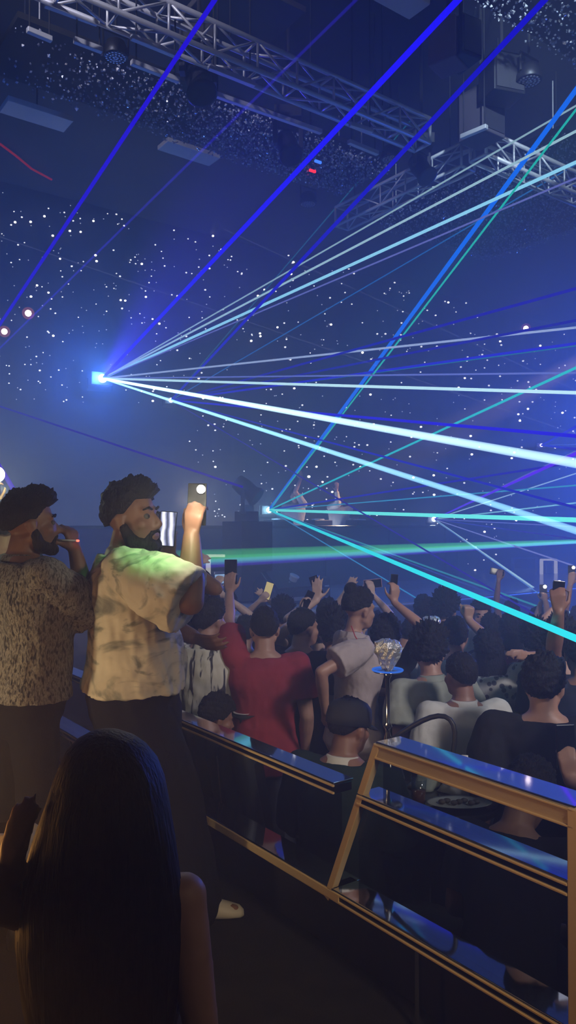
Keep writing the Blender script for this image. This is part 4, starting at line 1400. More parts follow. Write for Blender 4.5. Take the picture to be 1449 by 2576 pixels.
# ------------------------------------------------------------------ woman with long hair close to the camera
wom = person('person with long dark hair sitting close by, seen from behind', 262, 1842, 1.45, yaw=6, floor=0, H=1.62, sex='f', sit=True, hair=None, L_=dict(px=(14, 2225, 1.40), pole=(-.9, .1, -1), grip='flat', wdir=(.20, .1, 1), wnrm=(.5, .8, 0)),
             R_='down', skin='tan', top=cloth('black_vest', (.012, .012, .014)), sleeve='strap', bottom=M_trouser, vox=.0075, hem=.86, seed=21)
def long_hair():
    k = 1.45 / F
    prof = [(1836, 255, 275), (1842, 225, 305), (1858, 196, 340), (1882, 172, 370), (1915, 156, 395), (1960, 138, 412), (2020, 120, 425), (2100, 95, 440), (2180, 74, 452), (2260, 58, 462), (2340, 55, 468), (2420, 66, 462), (2500, 84, 452), (2570, 110, 436), (2630, 150, 400), (2640, 240, 300)]
    rings = []
    n = 72
    for (y, x0, x1) in prof:
        c = atY((x0 + x1) / 2, y, 1.45)
        a = (x1 - x0) / 2 * k
        b0 = min(a, .118)
        f = max(0, min(1, (y - 1990) / 200))
        ring = []
        for i in range(n):
            t = 2 * PI * i / n
            s_ = math.sin(t)
            bb = b0 * (1 - .15 * f) if s_ < 0 else b0 * (1 - .45 * f)      # back of the head faces the camera
            strand = 1 + .018 * f * math.sin(i * 2.3 + .01 * y) + .012 * noise.noise(V((i * .9, y * .004, 1)))
            ring.append(V((c.x + a * math.cos(t) * strand, c.y + .0 - .02 * f + bb * s_ * strand, c.z + (.012 * f * math.sin(i * 1.7) if y > 2400 else 0))))
        rings.append(ring)
    return MB().loft(rings)
put('hair', long_hair(), pbr('long_dark_hair', (.012, .008, .007), .55, var=.5, vscale=50, bump=.6, bscale=1.0, bstr=(140, 140, 5), spec=.3), wom['root'], smooth=True)

# people just behind the two men
lf = person('person in dark clothes half hidden behind the smoking person', 18, 1272, 4.3, yaw=-20, floor=0, w=1.0, skin='tan', top=cloth('dark_green', (.03, .04, .035)), sleeve='short', hair='short', vox=.009, seed=31,
            L_=dict(px=(-26, 1275, 4.0), pole=(-1, 0, -.6), grip='phone', wdir=(0, 0, 1), wnrm=(.3, 1, 0)))
phone(lf['L'], 'phone with a bright flash cut by the left edge of the hall', 1.0, up=(0, 0, 1), face=(-.2, 1, 0), flash=.042, fs=14)
lamp('phone_flash_light', 'POINT', atY(0, 1228, 3.8), 4, (.9, 1, .55), .03)
fr = person('person with a raised phone half hidden behind the bearded person', 378, 1268, 3.72, yaw=-14, floor=0, w=.82, H=1.72, R_=dict(px=(428, 1400, 3.48), pole=(1, 0, -.6), grip='phone', wdir=(-.1, .1, 1), wnrm=(0, 1, 0)), skin='tan', top=cloth('navy', (.02, .025, .04)), hair='crop', vox=.008, seed=32)
M_scr = ramp_mat('phone_picture', 'wave', [(.0, (.05, .06, .12)), (.5, (.3, .32, .5)), (1, (.9, .9, .9))], (1, 1, 1), .3, dist=3, tscale=9)
_b = M_scr.node_tree.nodes['Principled BSDF']
M_scr.node_tree.links.new(M_scr.node_tree.nodes['Color Ramp'].outputs[0], _b.inputs['Emission Color'])
_b.inputs['Emission Strength'].default_value = 1.4
M_scr.cycles.emission_sampling = 'NONE'
phone(fr['R'], 'phone with a bright picture screen seen behind the raised forearm', 1.05, up=(.08, .1, 1), face=(-.1, -1, .05), screen=M_scr, off=-.07)
# ------------------------------------------------------------------ the crowd on the lower floor
M_scrb = glow('blue_screen', (.35, .55, .9), .8)
M_striped = ramp_mat('inked_stripe_shirt', 'noise', [(.44, (.62, .60, .54)), (.55, (.60, .58, .52)), (.60, (.04, .04, .05)), (.72, (.05, .05, .06))], (26, 26, 4.5), .8, detail=3, dist=.3, tscale=1.0)
M_floral = ramp_mat('floral_shirt', 'voronoi', [(.0, (.05, .05, .07)), (.34, (.10, .10, .13)), (.40, (.55, .54, .50)), (1, (.60, .58, .54))], (1, 1, 1), .8, tscale=24)
M_cyanp = ramp_mat('cyan_patterned_shirt', 'noise', [(.45, (.02, .10, .16)), (.55, (.05, .45, .55)), (.62, (.03, .16, .2))], (1, 1, 1), .7, tscale=16)

person('person in a white shirt with black ink stripes, seen from behind', 522, 1508, 4.72, yaw=-22, w=1.02, head=(-18, 0, 0), skin='tan', hair='short', top=M_striped, sleeve='elbow', collar=True, vox=.010, seed=41, shirt_w=1.3,
       R_='front', L_='down', wr=.008)
c3 = person('person in a red T-shirt with one arm stretched straight up', 666, 1532, 4.62, yaw=3, w=1.04, skin='tan', hair='crop', top=cloth('red', (.28, .035, .045)), sleeve='short', vox=.0075, seed=42, shirt_w=1.25, hem=.80,
            L_=dict(px=(577, 1490, 5.06), pole=(-.6, -.2, -.8), grip='phone', wdir=(0, .05, 1), wnrm=(.2, 1, 0)), R_='down', bottom=M_trouser2)
phone(c3['L'], 'dark phone held highest by the arm of the person in red', 1.15, up=(0, 0, 1), face=(0, -1, 0))
person('person in glasses and a black T-shirt beside the red T-shirt', 758, 1535, 5.05, yaw=-35, w=1.1, head=(-20, 0, 0), skin='tan', hair='crop', top=cloth('black', (.018, .018, .022)), vox=.009, seed=43, fine=True)
bun = person('person with a hair bun in a pale short sleeved shirt and lanyard', 893, 1480, 4.55, yaw=-72, floor=LOW + .14, sex='f', w=1.04, head=(12, -6, 0), skin='tan', hair='bun', top=cloth('pale_mauve', (.44, .37, .36)), sleeve='short', collar=True, vox=.009, seed=44, fine=True, shirt_w=1.5, hem=.80, wr=.008,
             R_=dict(px=(818, 1790, 4.35), pole=(.3, -1, 0), grip='relax'), L_='front', bottom=cloth('pale_mauve_skirt', (.42, .36, .36)))
# lit lanyard tag on her chest
p = atY(905, 1633, 4.30)
t = thing('name_tag', 'orange lit tag hanging on the chest of the person with a bun', 'tag', p)
x, y, d = V((.96, .1, .26)).normalized(), V((-.2, 0, .97)), V((.05, -1, 0))
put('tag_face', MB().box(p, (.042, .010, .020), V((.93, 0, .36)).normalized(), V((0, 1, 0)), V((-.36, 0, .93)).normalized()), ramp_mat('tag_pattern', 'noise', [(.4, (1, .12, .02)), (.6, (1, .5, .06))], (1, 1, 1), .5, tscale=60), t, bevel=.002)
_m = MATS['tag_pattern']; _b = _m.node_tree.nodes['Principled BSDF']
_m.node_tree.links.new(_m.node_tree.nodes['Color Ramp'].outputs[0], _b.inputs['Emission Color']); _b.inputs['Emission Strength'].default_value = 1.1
put('cord', MB().tube([p + V((.01, 0, .015)), atY(893, 1600, 4.36), atY(884, 1575, 4.45)], .003, 6), pbr('red_cord', (.5, .03, .03), .7), t)

# arms up, phones
q = person('person in dark clothes whose pale forearm rises by the bearded person', 448, 1450, 5.6, yaw=-10, w=1.0, skin='pale', hair='short', top=cloth('black', (.018, .018, .022)), sleeve='short', vox=.008, seed=45,
           L_=dict(px=(461, 1428, 5.35), pole=(-1, 0, -.6), grip='relax'), R_=dict(px=(478, 1530, 5.45), pole=(1, .2, -.8), grip='fist'))
q = person('person with dark round hair raising a phone with a small flash', 503, 1468, 6.2, yaw=-5, skin='pale', hair='short', top=cloth('black', (.018, .018, .022)), vox=.009, seed=46, R_=None,
           L_=dict(px=(489, 1470, 5.85), pole=(-1, 0, -.5), grip='phone', wdir=(.05, .05, 1), wnrm=(.3, 1, 0)))
phone(q['L'], 'phone with a small white flash in a pale hand behind the bearded person', 1.0, up=(0, 0, 1), face=(.1, 1, 0), flash=.011, fs=12)
q = person('person in a black top holding a landscape phone in front of the lit frame', 572, 1492, 5.6, yaw=2, sex='f', skin='pale', hair='short', top=cloth('black', (.018, .018, .022)), vox=.009, seed=47,
           L_=dict(px=(533, 1478, 5.3), pole=(-1, 0, -.7), grip='phone', wnrm=(.3, 1, 0)), R_=dict(px=(565, 1500, 5.3), pole=(1, 0, -.7), grip='phone', wnrm=(-.3, 1, 0)))
phone(q['L'], 'landscape phone with a glowing screen before the lit white frame', 1.1, up=(1, 0, .06), face=(0, -1, 0), screen=M_scrb, off=.0)
q = person('person hidden in the crowd holding a yellow lit phone with both hands', 655, 1520, 6.0, yaw=0, sex='f', skin='pale', hair='short', top=cloth('black', (.018, .018, .022)), vox=.009, seed=48,
           L_=dict(px=(652, 1512, 5.7), pole=(-1, 0, -.7), grip='grip', wnrm=(.3, 1, 0)), R_=dict(px=(676, 1510, 5.75), pole=(1, 0, -.7), grip='open', wnrm=(-.3, 1, 0)))
phone(q['L'], 'phone with a yellow glowing screen over the red T-shirt', 1.0, up=(.3, 0, 1), face=(-.4, -1, 0), screen=glow('yellow_screen', (.75, .6, .25), .8))
q = person('person behind the glasses wearer raising a brightly lit hand with a phone', 800, 1560, 5.0, yaw=5, skin='pale', hair='short', top=cloth('black', (.018, .018, .022)), vox=.009, seed=49, H=1.62,
           L_=dict(px=(758, 1545, 4.8), pole=(-.8, 0, -.8), grip='phone', wdir=(.12, 0, 1), wnrm=(.7, -.6, 0)), R_=dict(px=(786, 1560, 4.85), pole=(.5, -.6, -.7), grip='open', wnrm=(0, 1, 0)))
phone(q['L'], 'dark phone in the brightly lit hand beside the glasses wearer', .9, up=(.5, 0, 1), face=(.6, -.8, 0))
q = person('person with round dark hair raising a dark phone before the slim speaker', 825, 1513, 5.4, yaw=0, skin='pale', hair='short', top=cloth('black', (.018, .018, .022)), vox=.009, seed=50,
           L_=dict(px=(797, 1510, 5.2), pole=(-1, -.3, -.4), grip='open', wdir=(.0, 0, 1), wnrm=(.2, 1, 0)), R_='down')
phone(q['L'], 'dark tilted phone held up before the slim stacked speaker', .95, up=(-.35, 0, 1), face=(0, -1, 0))
q = person('person hidden by the bun wearer with both bare arms raised', 905, 1535, 5.6, yaw=0, sex='f', skin='pale', hair='short', top=cloth('pale_blue', (.35, .42, .5)), sleeve='short', vox=.009, seed=51,
           L_=dict(px=(868, 1490, 5.4), pole=(-1, 0, -.3), grip='open', wnrm=(.3, 1, 0)), R_=dict(px=(937, 1495, 5.4), pole=(1, 0, -.3), grip='phone', wdir=(-.2, 0, 1), wnrm=(-.3, 1, 0)))
phone(q['R'], 'pink edged phone held up just past the hair bun', .95, up=(1, 0, .1), face=(0, -1, 0), mat=pbr('pink_case', (.7, .35, .4), .4))
# heads between
for (x, y, Y, w, hair, l, sd) in ((712, 1515, 5.7, 1.0, 'curly', 'person with curly dark hair behind the glasses wearer', 61), (618, 1556, 5.4, .95, 'short', 'person with dark hair between the red T-shirt and its raised arm', 62),
                              (838, 1548, 4.9, 1.05, 'big', 'person in black right behind the bun wearer', 63), (585, 1590, 5.6, .95, 'short', 'person in dark clothes behind the straight raised arm', 64),
                              (948, 1545, 6.2, .95, 'long', 'person with long dark hair past the bun wearer', 65)):
    person(l, x, y, Y, yaw=random.uniform(-12, 12), w=w, sex='f' if hair == 'long' else 'm', hair=hair, skin='tan', top=cloth('black', (.018, .018, .022)), seed=sd)

# far cluster
q = person('person in black with a raised hand, whose ear shows under dark hair', 968, 1556, 4.7, yaw=-12, head=(-20, -4, 0), skin='tan', hair='bob', sex='f', top=cloth('black', (.018, .018, .022)), vox=.0085, seed=71, sleeve='short',
           R_=dict(px=(991, 1515, 4.6), pole=(.9, -.4, -.5), grip='phone', wdir=(.12, 0, 1), wnrm=(-.4, .9, 0)), L_='down')
phone(q['R'], 'slim dark phone pointing up from the hand beside the thin blue beam', .9, up=(.1, 0, 1), face=(0, -1, 0), W=.05)
t = None
q = person('person with a white collar, stooping, next to the round haired pair', 1022, 1545, 5.6, yaw=-25, head=(-30, -15, 10), lean=(14, 6), skin='tan', hair='short', top=cloth('white', (.62, .60, .56)), collar=True, vox=.010, seed=72, H=1.66)
person('person with round dark hair holding a small phone low', 1066, 1505, 6.8, yaw=-5, sex='f', skin='tan', hair='bob', top=cloth('black', (.018, .018, .022)), vox=.012, seed=73)
person('tall person with bushy hair and a white collared shirt', 1119, 1498, 6.1, yaw=-20, head=(-15, 0, 0), skin='tan', hair='big', top=cloth('white', (.62, .60, .56)), collar=True, sleeve='short', vox=.010, seed=74)
person('person with thick dark hair in a pale grey green shirt, seen from behind', 1078, 1590, 4.38, yaw=12, head=(-25, -3, 0), w=1.06, lean=(4, -3), skin='tan', hair='big', top=cloth('grey_green', (.30, .32, .27)), collar=True, sleeve='short', shirt_w=1.4, vox=.011, seed=75, hem=.80)
person('person in a light long sleeved shirt with a dark collar line, seen from behind', 1164, 1648, 4.0, yaw=8, head=(12, -2, 0), w=1.08, skin='brown', hair='crop', top=cloth('light_shirt', (.55, .55, .52)), collar=True, sleeve='long', shirt_w=1.25, vox=.010, seed=76, hem=.78, wr=.005)
q = person('person in a light top punching a fist upwards, back to camera', 1145, 1562, 5.2, yaw=-15, skin='tan', hair='short', top=cloth('pale_blue_grey', (.42, .46, .48)), vox=.0085, seed=77,
           R_=dict(px=(1178, 1560, 5.0), pole=(.9, -.3, -.8), grip='fist', wdir=(.1, 0, 1), wnrm=(0, 1, 0)))
person('person facing this way in a cyan patterned shirt, face lit teal', 1208, 1514, 6.2, yaw=165, head=(10, 0, 0), skin='tan', hair='short', top=M_cyanp, collar=True, vox=.008, seed=78, fine=True, eyes=True, R_='front', L_='front')
person('person with long dark hair in a white floral shirt', 1230, 1592, 4.9, yaw=-8, sex='f', w=1.15, lean=(0, -6), skin='tan', hair='long', top=M_floral, sleeve='short', shirt_w=1.4, vox=.011, seed=79, hem=.82,
       R_=dict(px=(1330, 1648, 4.6), pole=(.5, -.5, .4), grip='relax'))
person('person with a round dark head between the cyan shirt and a blunt haircut', 1238, 1553, 5.7, yaw=5, sex='f', skin='tan', hair='bob', top=cloth('navy', (.02, .025, .04)), seed=80)
person('person with a blunt straight haircut and red neckline', 1287, 1553, 5.6, yaw=-10, sex='f', skin='tan', hair='bob', top=cloth('red_dark', (.25, .03, .04)), seed=81)
person('broad person in a black T-shirt nearest the raised screen, seen from behind', 1366, 1662, 3.8, yaw=-6, head=(-24, -2, 0), w=1.24, skin='tan', hair='short', top=cloth('black', (.018, .018, .022)), sleeve='short', vox=.011, seed=82, shirt_w=1.3)
person('person with fluffy dark hair behind the broad person in black', 1346, 1572, 5.0, yaw=0, sex='f', skin='tan', hair='big', top=cloth('navy', (.02, .025, .04)), seed=83)
person('person with bushy dark hair under the thick cyan beam', 1412, 1575, 4.7, yaw=-5, skin='tan', hair='big', top=cloth('navy', (.02, .025, .04)), seed=84)
q = person('person at the crowd edge raising a dark phone in a large hand', 1462, 1590, 4.4, yaw=0, skin='brown', hair='short', top=cloth('navy', (.02, .025, .04)), vox=.0085, seed=85,
           L_=dict(px=(1408, 1520, 4.0), pole=(-.6, -.6, -.9), grip='grip', wdir=(-.05, 0, 1), wnrm=(.3, 1, 0)))
phone(q['L'], 'dark phone in the large raised hand beside the glaring flash', .8, up=(.1, 0, 1), face=(0, -1, 0))
q = person('person far back with one bare arm stretched up and a pale top', 1288, 1512, 7.6, yaw=0, skin='tan', hair='short', sex='f', top=cloth('pale_peach', (.6, .5, .42)), vox=.009, seed=86, sleeve='none',
           L_=dict(px=(1254, 1452, 7.4), pole=(-1, 0, 0), grip='phone', wdir=(.15, 0, 1), wnrm=(.3, 1, 0)))
phone(q['L'], 'small dark phone held up by the bare arm far back', .9, up=(-1, 0, .2), face=(0, -1, 0))
q = person('person far back stretching both hands towards the flash lights', 1352, 1530, 7.2, yaw=-40, skin='tan', hair='short', top=cloth('black', (.018, .018, .022)), vox=.009, seed=87, lean=(10, 0),
           R_=dict(px=(1372, 1512, 7.0), pole=(.3, -.3, -1), grip='grip', wnrm=(0, 1, 0)), L_=dict(px=(1360, 1518, 7.1), pole=(-.3, -.3, -1), grip='relax'))
phone(q['R'], 'phone with a white flash where the steep white beam ends', .9, up=(0, 0, 1), face=(.2, 1, 0), flash=.016, fs=12)
q = person('person far back by the edge whose thin arm reaches up with a white light', 1458, 1530, 7.0, yaw=0, skin='tan', hair='short', top=cloth('black', (.018, .018, .022)), vox=.009, seed=88,
           L_=dict(px=(1437, 1452, 6.8), pole=(-.8, -.2, -.3), grip='phone', wdir=(.2, 0, 1), wnrm=(.3, 1, 0)))
phone(q['L'], 'phone with a white flash at the top of the thin arm by the edge', .9, up=(0, 0, 1), face=(0, 1, 0), flash=.014, fs=8)
q = person('person far back holding a glaring flash beside the large raised hand', 1412, 1540, 6.6, yaw=0, skin='tan', hair='short', top=cloth('black', (.018, .018, .022)), vox=.009, seed=89,
           L_=dict(px=(1402, 1522, 6.4), pole=(-.8, -.2, -.6), grip='phone', wdir=(0, 0, 1), wnrm=(.3, 1, 0)))
phone(q['L'], 'phone with a glaring yellow flash beside the large raised hand', 1.0, up=(0, 0, 1), face=(0, 1, 0), flash=.032, fs=20)
lamp('phone_flash_light', 'POINT', atY(1402, 1490, 6.2), 1.2, (1, .9, .7), .03)

# seated close behind the barrier
person('seated person in dark clothes, face turned aside, behind the barrier', 533, 1742, 4.4, yaw=-60, H=1.70, sit=True, head=(-10, -8, 0), lean=(8, 0), skin='brown', hair='short', top=cloth('black', (.018, .018, .022)), vox=.009, seed=91, fine=True, R_='front', L_='front')
person('seated person in a black cap and dark green top with a white collar', 868, 1752, 3.5, yaw=-25, H=1.72, sit=True, w=1.12, head=(-22, -4, 0), lean=(6, 0), skin='brown', hair='crop', hat=True, top=cloth('dark_green_knit', (.02, .035, .03)), collar=True, collar_mat=cloth('white', (.62, .60, .56)), sleeve='long', shirt_w=1.3, vox=.010, seed=92, R_='front', L_='front')
person('seated person in black seen through the raised glass screen', 1305, 1888, 2.92, yaw=-35, H=1.68, sit=True, head=(-15, -25, 0), lean=(12, 0), skin='tan', hair='short', top=cloth('black', (.018, .018, .022)), vox=.010, seed=93, R_='front', L_='front')
q = person('person past the edge of the screen holding a dark phone low', 1575, 1760, 3.1, yaw=20, skin='tan', hair='short', top=cloth('navy', (.02, .025, .04)), vox=.008, seed=94, H=1.66,
           L_=dict(px=(1434, 1965, 2.98), pole=(-.8, -.6, -.4), grip='phone', wdir=(-.05, .2, 1), wnrm=(.2, 1, 0)))
phone(q['L'], 'dark phone in a hand above the polished top near the edge', 1.1, up=(0, .1, 1), face=(.2, -1, .2))

# ------------------------------------------------------------------ performers
q = person('performer with one arm stretched straight up behind the booth', 742, 1237, 14.9, yaw=170, floor=.52, skin='tan', hair='short', top=cloth('patterned_grey', (.40, .36, .36)), vox=.012, seed=95, H=1.80,
           L_=dict(px=(757, 1205, 14.8), pole=(.3, 0, -1), grip='open', wdir=(0, 0, 1), wnrm=(0, -1, 0)), R_='front')
q = person('performer in a light jacket with a hand raised over the face', 853, 1243, 15.2, yaw=160, floor=.52, skin='tan', hair='short', top=cloth('cream_jacket', (.78, .70, .56)), sleeve='long', vox=.012, seed=96, H=1.74, w=1.1,
           R_=dict(px=(847, 1235, 14.95), pole=(-.4, 0, -1), grip='open', wdir=(0, 0, 1), wnrm=(0, 1, 0)), L_=dict(px=(886, 1308, 15.1), pole=(.8, 0, -.8), grip='relax'))
lamp('performer_fill_light', 'SPOT', UV(7.6, 13.6, 5.2), 5500, (1, .70, .45), .1, atY(810, 1270, 14.6), math.radians(11), .5)  # added spot outside the view that brightens the performers
# ------------------------------------------------------------------ furniture and table things
M_leather = pbr('dark_leather', (.045, .05, .046), .5, bump=.15, bscale=60)
M_wood = pbr('tan_wood', (.42, .24, .14), .5, var=.3, vscale=6)
M_foil = pbr('crumpled_foil', (.80, .80, .83), .3, .7, bump=1.0, bscale=60)
M_clear = glass_mat('clear_glass', (.86, .9, .92), .12)
M_napkin = pbr('paper_napkin', (.72, .70, .66), .85, bump=.3, bscale=30)


def sofa():
    t = thing('channel_sofa', 'dark channel tufted sofa with thin gold strips behind the low barrier', 'sofa', UV(3.7, 2.3, LOW))
    u0, u1 = 3.02, 4.5
    n = 12
    z0, z1 = LOW + .40, .60
    for i in range(n):
        u = u0 + (u1 - u0) * (i + .5) / n
        r = (u1 - u0) / n * .52
        mb = MB().tube([UV(u, 2.20, z0), UV(u, 2.10, (z0 + z1) / 2), UV(u, 2.02, z1 - r), UV(u, 2.01, z1)], [r, r, r, r * .55], 12)
        put('backrest_channel', mb, M_leather, t, smooth=True)
    mb = MB().box(UV((u0 + u1) / 2, 2.13, (z0 + z1) / 2 - .03), (.05, u1 - u0, z1 - z0 - .1), V(VA + V((0, 0, .18))).normalized(), UA, V(V((0, 0, 1)) - VA * .18).normalized())
    put('back_board', mb, M_blackmat, t)
    for i in (2, 5, 7, 9):
        u = u0 + (u1 - u0) * i / n
        put('gold_strip', MB().bar(UV(u, 2.02 + .04, z0 + .1), UV(u, 1.985, z1 - .1), .006, .006), M_gold, t)
    put('seat', MB().box(UV((u0 + u1) / 2, 2.37, LOW + .36), (.36, u1 - u0, .14), VA, UA, V((0, 0, 1))), M_leather, t, bevel=.03)
    put('base', MB().box(UV((u0 + u1) / 2, 2.36, LOW + .15), (.33, u1 - u0 - .05, .28), VA, UA, V((0, 0, 1))), M_blackmat, t)
sofa()


def stool(px, py, Y, H, label):
    tp = atY(px, py, Y)
    s = H / 1.75
    zs = tp.z - .815 * s - .085
    c = V((tp.x, tp.y, LOW))
    t = thing('bar_stool', label, 'stool', c)
    top = V((c.x, c.y, zs - .03))
    put('seat', MB().lathe([(.05, -.09), (.17, -.08), (.19, -.05), (.185, -.02), (.10, 0)], V((c.x, c.y, zs + .04)), 20), M_leather, t, smooth=True)
    for a in (.4, 1.97, 3.54, 5.11):
        d = V((math.cos(a), math.sin(a), 0))
        put('leg', MB().bar(top + d * .12, c + d * .25, .04, .035), M_wood, t, bevel=.006)
    zf = LOW + (zs - LOW) * .35
    rr = .12 + .13 * .65
    put('foot_ring', MB().tube([V((c.x + rr * math.cos(2 * PI * i / 20), c.y + rr * math.sin(2 * PI * i / 20), zf)) for i in range(21)], .009, 6), M_steel, t, smooth=True)
stool(868, 1752, 3.5, 1.72, 'bar stool under the seated person in the black cap')
stool(1305, 1888, 2.92, 1.68, 'bar stool under the seated person behind the raised glass screen')
def bare_stool(px, Y, zs, label):
    p = atY(px, 1320, Y)
    stool_py = 1320 + (CAM.z - (zs + .085 + .815)) * F / Y
    stool(px, stool_py, Y, 1.75, label)
bare_stool(1050, 3.12, .02, 'empty bar stool seen through the glass just past the slanted post')


def table(c, r, z, label, mat=None):
    t = thing('round_table', label, 'table', V((c[0], c[1], LOW)))
    put('table_top', MB().lathe([(r * .96, -.03), (r, -.02), (r, -.004), (r * .98, 0)], V((c[0], c[1], z)), 32), mat or M_gloss, t, smooth=False, bevel=.003)
    put('column', MB().lathe([(.03, 0), (.03, z - LOW - .05), (.08, z - LOW - .03)], V((c[0], c[1], LOW + .02)), 14), M_blackmat, t, smooth=True)
    put('foot', MB().lathe([(.18, 0), (.18, .015), (.04, .03)], V((c[0], c[1], LOW)), 24), M_blackmat, t, smooth=True)
TC = atY(1112, 1990, 3.36); ZTAB = .455
table((TC.x, TC.y), .25, ZTAB, 'round bar table with a platter and napkins behind the glass screen')


def hookah(p, ztop, label, zbase, k=1.0):
    """Water pipe: glass base, chrome stem, light ring tray, foil covered bowl, hose."""
    t = thing('water_pipe', label, 'water pipe', V((p.x, p.y, zbase)))
    h = ztop - zbase
    q = V((p.x, p.y, zbase))
    put('glass_base', MB().lathe([(.05 * k, 0), (.07 * k, .02), (.075 * k, .08), (.05 * k, .15), (.022 * k, .20), (.020 * k, .22)], q, 20), pbr('dark_glass_vase', (.02, .03, .06), .05), t, smooth=True)
    put('stem', MB().lathe([(.014 * k, .20), (.018 * k, .24), (.010 * k, .27), (.012 * k, h * .45), (.020 * k, h * .47), (.010 * k, h * .5), (.010 * k, h * .8), (.018 * k, h * .82), (.012 * k, h * .86)], q, 14), M_steel, t, smooth=True)
    put('tray', MB().lathe([(.012, h * .84), (.062 * k, h * .845), (.068 * k, h * .855), (.062 * k, h * .852), (.012, h * .85)], q, 28), M_steel, t, smooth=True)
    put('light_ring', MB().tube([q + V(((.066 * k) * math.cos(2 * PI * i / 28), .066 * k * math.sin(2 * PI * i / 28), h * .86)) for i in range(29)], .004, 6), glow('blue_ring', (.05, .22, 1), .7), t, smooth=True, label='glowing blue ring')
    mb = MB()
    rings = []
    r = random.Random(int(ztop * 1000))
    for (rr, z) in ((.018, .86), (.030, .89), (.046, .92), (.056, .95), (.058, .975), (.050, .995), (.030, 1.005), (.004, 1.0)):
        rings.append([q + V(((rr * k + r.uniform(-.009, .009)) * math.cos(2 * PI * i / 22), (rr * k + r.uniform(-.009, .009)) * math.sin(2 * PI * i / 22), h * .86 + (z - .86) * .9 * k + r.uniform(-.004, .004))) for i in range(22)])
    put('foil_bowl', mb.loft(rings), M_foil, t, smooth=False, label='crumpled silver foil bowl')
    side = V((.9, -.3, 0)).normalized()
    pts = []
    for i in range(14):
        f = i / 13
        pts.append(q + side * (.02 + .26 * math.sin(f * 2.2)) + V((0, 0, .24 + .16 * math.sin(f * 3.0) - .16 * f * f)) + V((0, -.06 * f, 0)))
    put('hose', MB().tube(pts, .011, 8), pbr('black_hose', (.015, .015, .018), .5), t, smooth=True)
hp = atY(975, 1660, 3.40); hp.z = atY(945, 1660, 3.40).z
hookah(V((hp.x + .0, hp.y, 0)), hp.z + .045, 'chrome water pipe with a silver foil ball and blue ring on the bar table', ZTAB)
hp = atY(1085, 1575, 4.86)
table((hp.x, hp.y), .16, .25, 'small round table hidden in the crowd under the rear water pipe')
hookah(V((hp.x, hp.y, 0)), hp.z + .04, 'rear water pipe with foil top among the heads in the crowd', .25)


def crumple(mb, c, r, seed, fl=.4):
    me = MB().ell(c, (r, r, r * fl), None, 18, 10)
    R0 = random.Random(seed)
    vs = []
    for p in me.v:
        n = noise.noise(V(p) * 22 + V((seed, 0, 0)))
        d = V(p) - V(c)
        vs.append(V(c) + d * (1 + .45 * n))
    mb.add(vs, me.f)
    return mb

def on_table(px, py, z):
    return atZ(px, py, z)
# platter with food, napkins, glasses
p = V((TC.x + .05, TC.y - .10, ZTAB))
t = thing('platter', 'long oval glass platter with food scraps on the bar table', 'platter', p)
put('dish', MB().loft([[p + V((a * math.cos(2 * PI * i / 28), b * math.sin(2 * PI * i / 28), z)) for i in range(28)] for a, b, z in ((.09, .045, .001), (.13, .07, .014), (.14, .078, .018), (.125, .066, .014), (.08, .04, .006))]), pbr('pale_dish', (.40, .42, .36), .2), t, smooth=True)
mb = MB()
for i in range(7):
    mb.ell(p + V((-.07 + .024 * i, .015 * math.sin(i * 2.1), .018)), (.016, .013, .010), None, 10, 6)
put('food', mb, pbr('dark_food', (.10, .08, .05), .6), t, smooth=True, kind='stuff')
def napkin(q, s, label, mat=None, seed=1, tall=.16):
    t = thing('napkin', label, 'napkin', q)
    r = random.Random(seed)
    rings = []
    for k in range(7):
        f = k / 6
        rad = s * (1 - f * .82)
        rings.append([q + V((rad * (1 + .28 * math.sin(3 * a + k)) * math.cos(a) + .02 * f, rad * .7 * (1 + .25 * math.cos(2 * a + seed)) * math.sin(a), .002 + tall * f)) for a in [2 * PI * i / 20 for i in range(20)]])
    put('sheet', MB().loft(rings), mat or M_napkin, t, smooth=True)
napkin(V((TC.x + .09, TC.y + .06, ZTAB)), .085, 'white folded napkin standing on the bar table behind the platter', seed=2)
napkin(V((TC.x - .06, TC.y + .12, ZTAB)), .07, 'pale green folded napkin on the bar table near the slanted post', pbr('green_napkin', (.45, .48, .36), .8), 3, .09)
def tumbler(q, label, h=.12, r=.034, liquid=(.3, .1, .03)):
    t = thing('drinking_glass', label, 'glass', q, group=None)
    put('bowl', MB().lathe([(r * .8, 0), (r, h), (r * .93, h), (r * .75, .008), (.001, .008)], q, 18), M_clear, t, smooth=True)
    put('drink', MB().lathe([(r * .72, .010), (r * .84, h * .6), (.001, h * .6)], q, 16), pbr('drink_%d' % int(liquid[0] * 100), liquid, .1), t, smooth=True)
tumbler(V((TC.x - .12, TC.y - .12, ZTAB)), 'glass with amber drink at the near edge of the bar table')
tumbler(V((TC.x + .14, TC.y - .02, ZTAB)), 'glass with dark red drink beside the platter on the bar table', .11, .033, (.25, .02, .03))
def bottle(q, label, col):
    t = thing('bottle', label, 'bottle', q)
    put('glass_body', MB().lathe([(.034, 0), (.037, .01), (.037, .17), (.030, .20), (.014, .23), (.013, .28), (.016, .285)], q, 18), pbr('bottle_%d' % int(col[0] * 1000), col, .08), t, smooth=True)
    put('cap', MB().lathe([(.015, .283), (.015, .305), (.002, .306)], q, 14), M_gold, t, smooth=True)

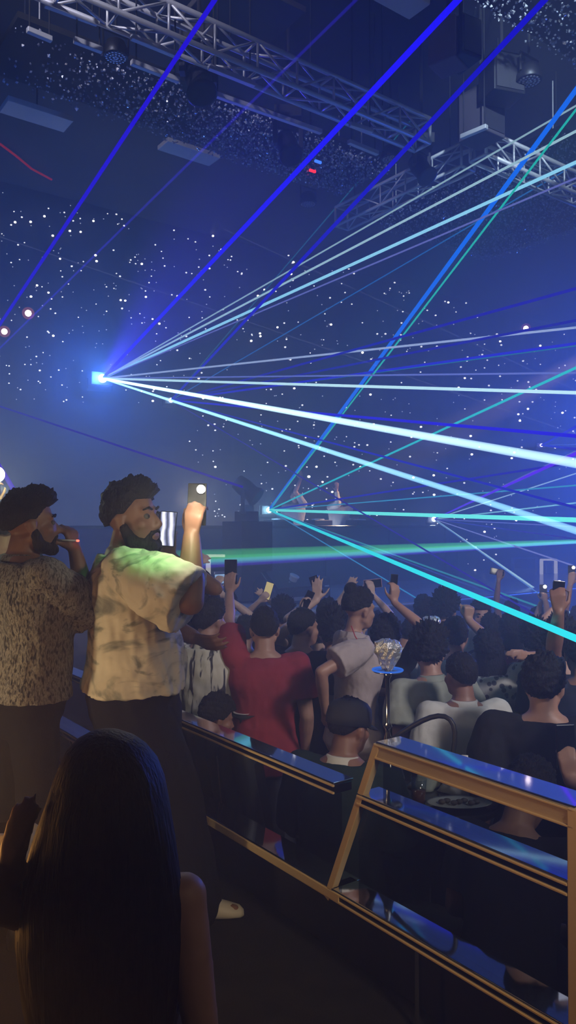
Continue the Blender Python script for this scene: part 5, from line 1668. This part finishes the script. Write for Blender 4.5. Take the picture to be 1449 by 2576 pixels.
# plate on the small stand near the red T-shirt
q = atY(612, 1795, 4.55)
t = thing('serving_plate', 'shiny round plate catching light beside the seated person in dark clothes', 'plate', q)
put('plate', MB().lathe([(.02, 0), (.055, .005), (.062, .010), (.052, .008), (.015, .005)], q, 28), M_alu, t, smooth=True)
st = thing('service_stand', 'dark round stand holding the shiny plate', 'stand', V((q.x, q.y, LOW)))
put('column', MB().lathe([(.11, 0), (.11, .02), (.03, .04), (.03, q.z - LOW - .03), (.09, q.z - LOW - .001)], V((q.x, q.y, LOW)), 20), M_blackmat, st, smooth=True)

# lamp-lit table at the left edge of the tier
c = V((-.90, 2.28, 0)); zt = .66
t = thing('side_table', 'small dark table at the left edge lit by warm light', 'table', c)
put('table_top', MB().lathe([(.26, -.025), (.27, -.015), (.27, -.002), (.26, 0)], V((c.x, c.y, zt)), 32), M_gloss, t)
put('column', MB().lathe([(.2, 0), (.2, .015), (.03, .03), (.03, zt - .04), (.08, zt - .026)], c, 20), M_blackmat, t, smooth=True)
mb = crumple(MB(), V((-.80, 2.22, zt + .045)), .075, 4, .55)
crumple(mb, V((-.77, 2.30, zt + .045)), .065, 9, .6)
o = bake(mb, .007, 1)
n0 = min(v.co.z for v in o.vertices)
o.transform(Matrix.Translation((0, 0, zt - n0)))
put('napkin', o, pbr('cream_napkin', (.62, .50, .30), .85), None, smooth=True)
tag(bpy.data.objects[-1] if False else [x for x in COL.objects if x.name.startswith('napkin') and x.parent is None and x.type == 'MESH'][-1], 'crumpled cream napkin glowing on the small table at the left edge', 'napkin')
tumbler(V((-.90, 2.10, zt)), 'pale rimmed glass with green drink on the small table at the left edge', .10, .045, (.10, .12, .03))
# ------------------------------------------------------------------ camera and output
cam = bpy.data.cameras.new('camera')
cam.sensor_fit = 'VERTICAL'
cam.sensor_height = 36
cam.lens = 36 * F / 2576
cam.clip_end = 100
cam.clip_start = 0.02
co = link(bpy.data.objects.new('camera', cam))
co.location = CAM
co.rotation_euler = (PI / 2 + PITCH, 0, 0)
SC.camera = co
SC.view_settings.view_transform = 'Standard'
SC.view_settings.look = 'None'
SC.view_settings.exposure = 0.0
SC.view_settings.gamma = 1.0
SC.view_settings.use_curve_mapping = False
cy = SC.cycles
cy.max_bounces = 4
cy.diffuse_bounces = 1
cy.glossy_bounces = 3
cy.transmission_bounces = 2
cy.volume_bounces = 0
cy.transparent_max_bounces = 64
cy.sample_clamp_indirect = 2.0
cy.sample_clamp_direct = 0.0
cy.caustics_reflective = False
cy.caustics_refractive = False
cy.use_denoising = True
cy.use_adaptive_sampling = True
cy.adaptive_threshold = 0.06
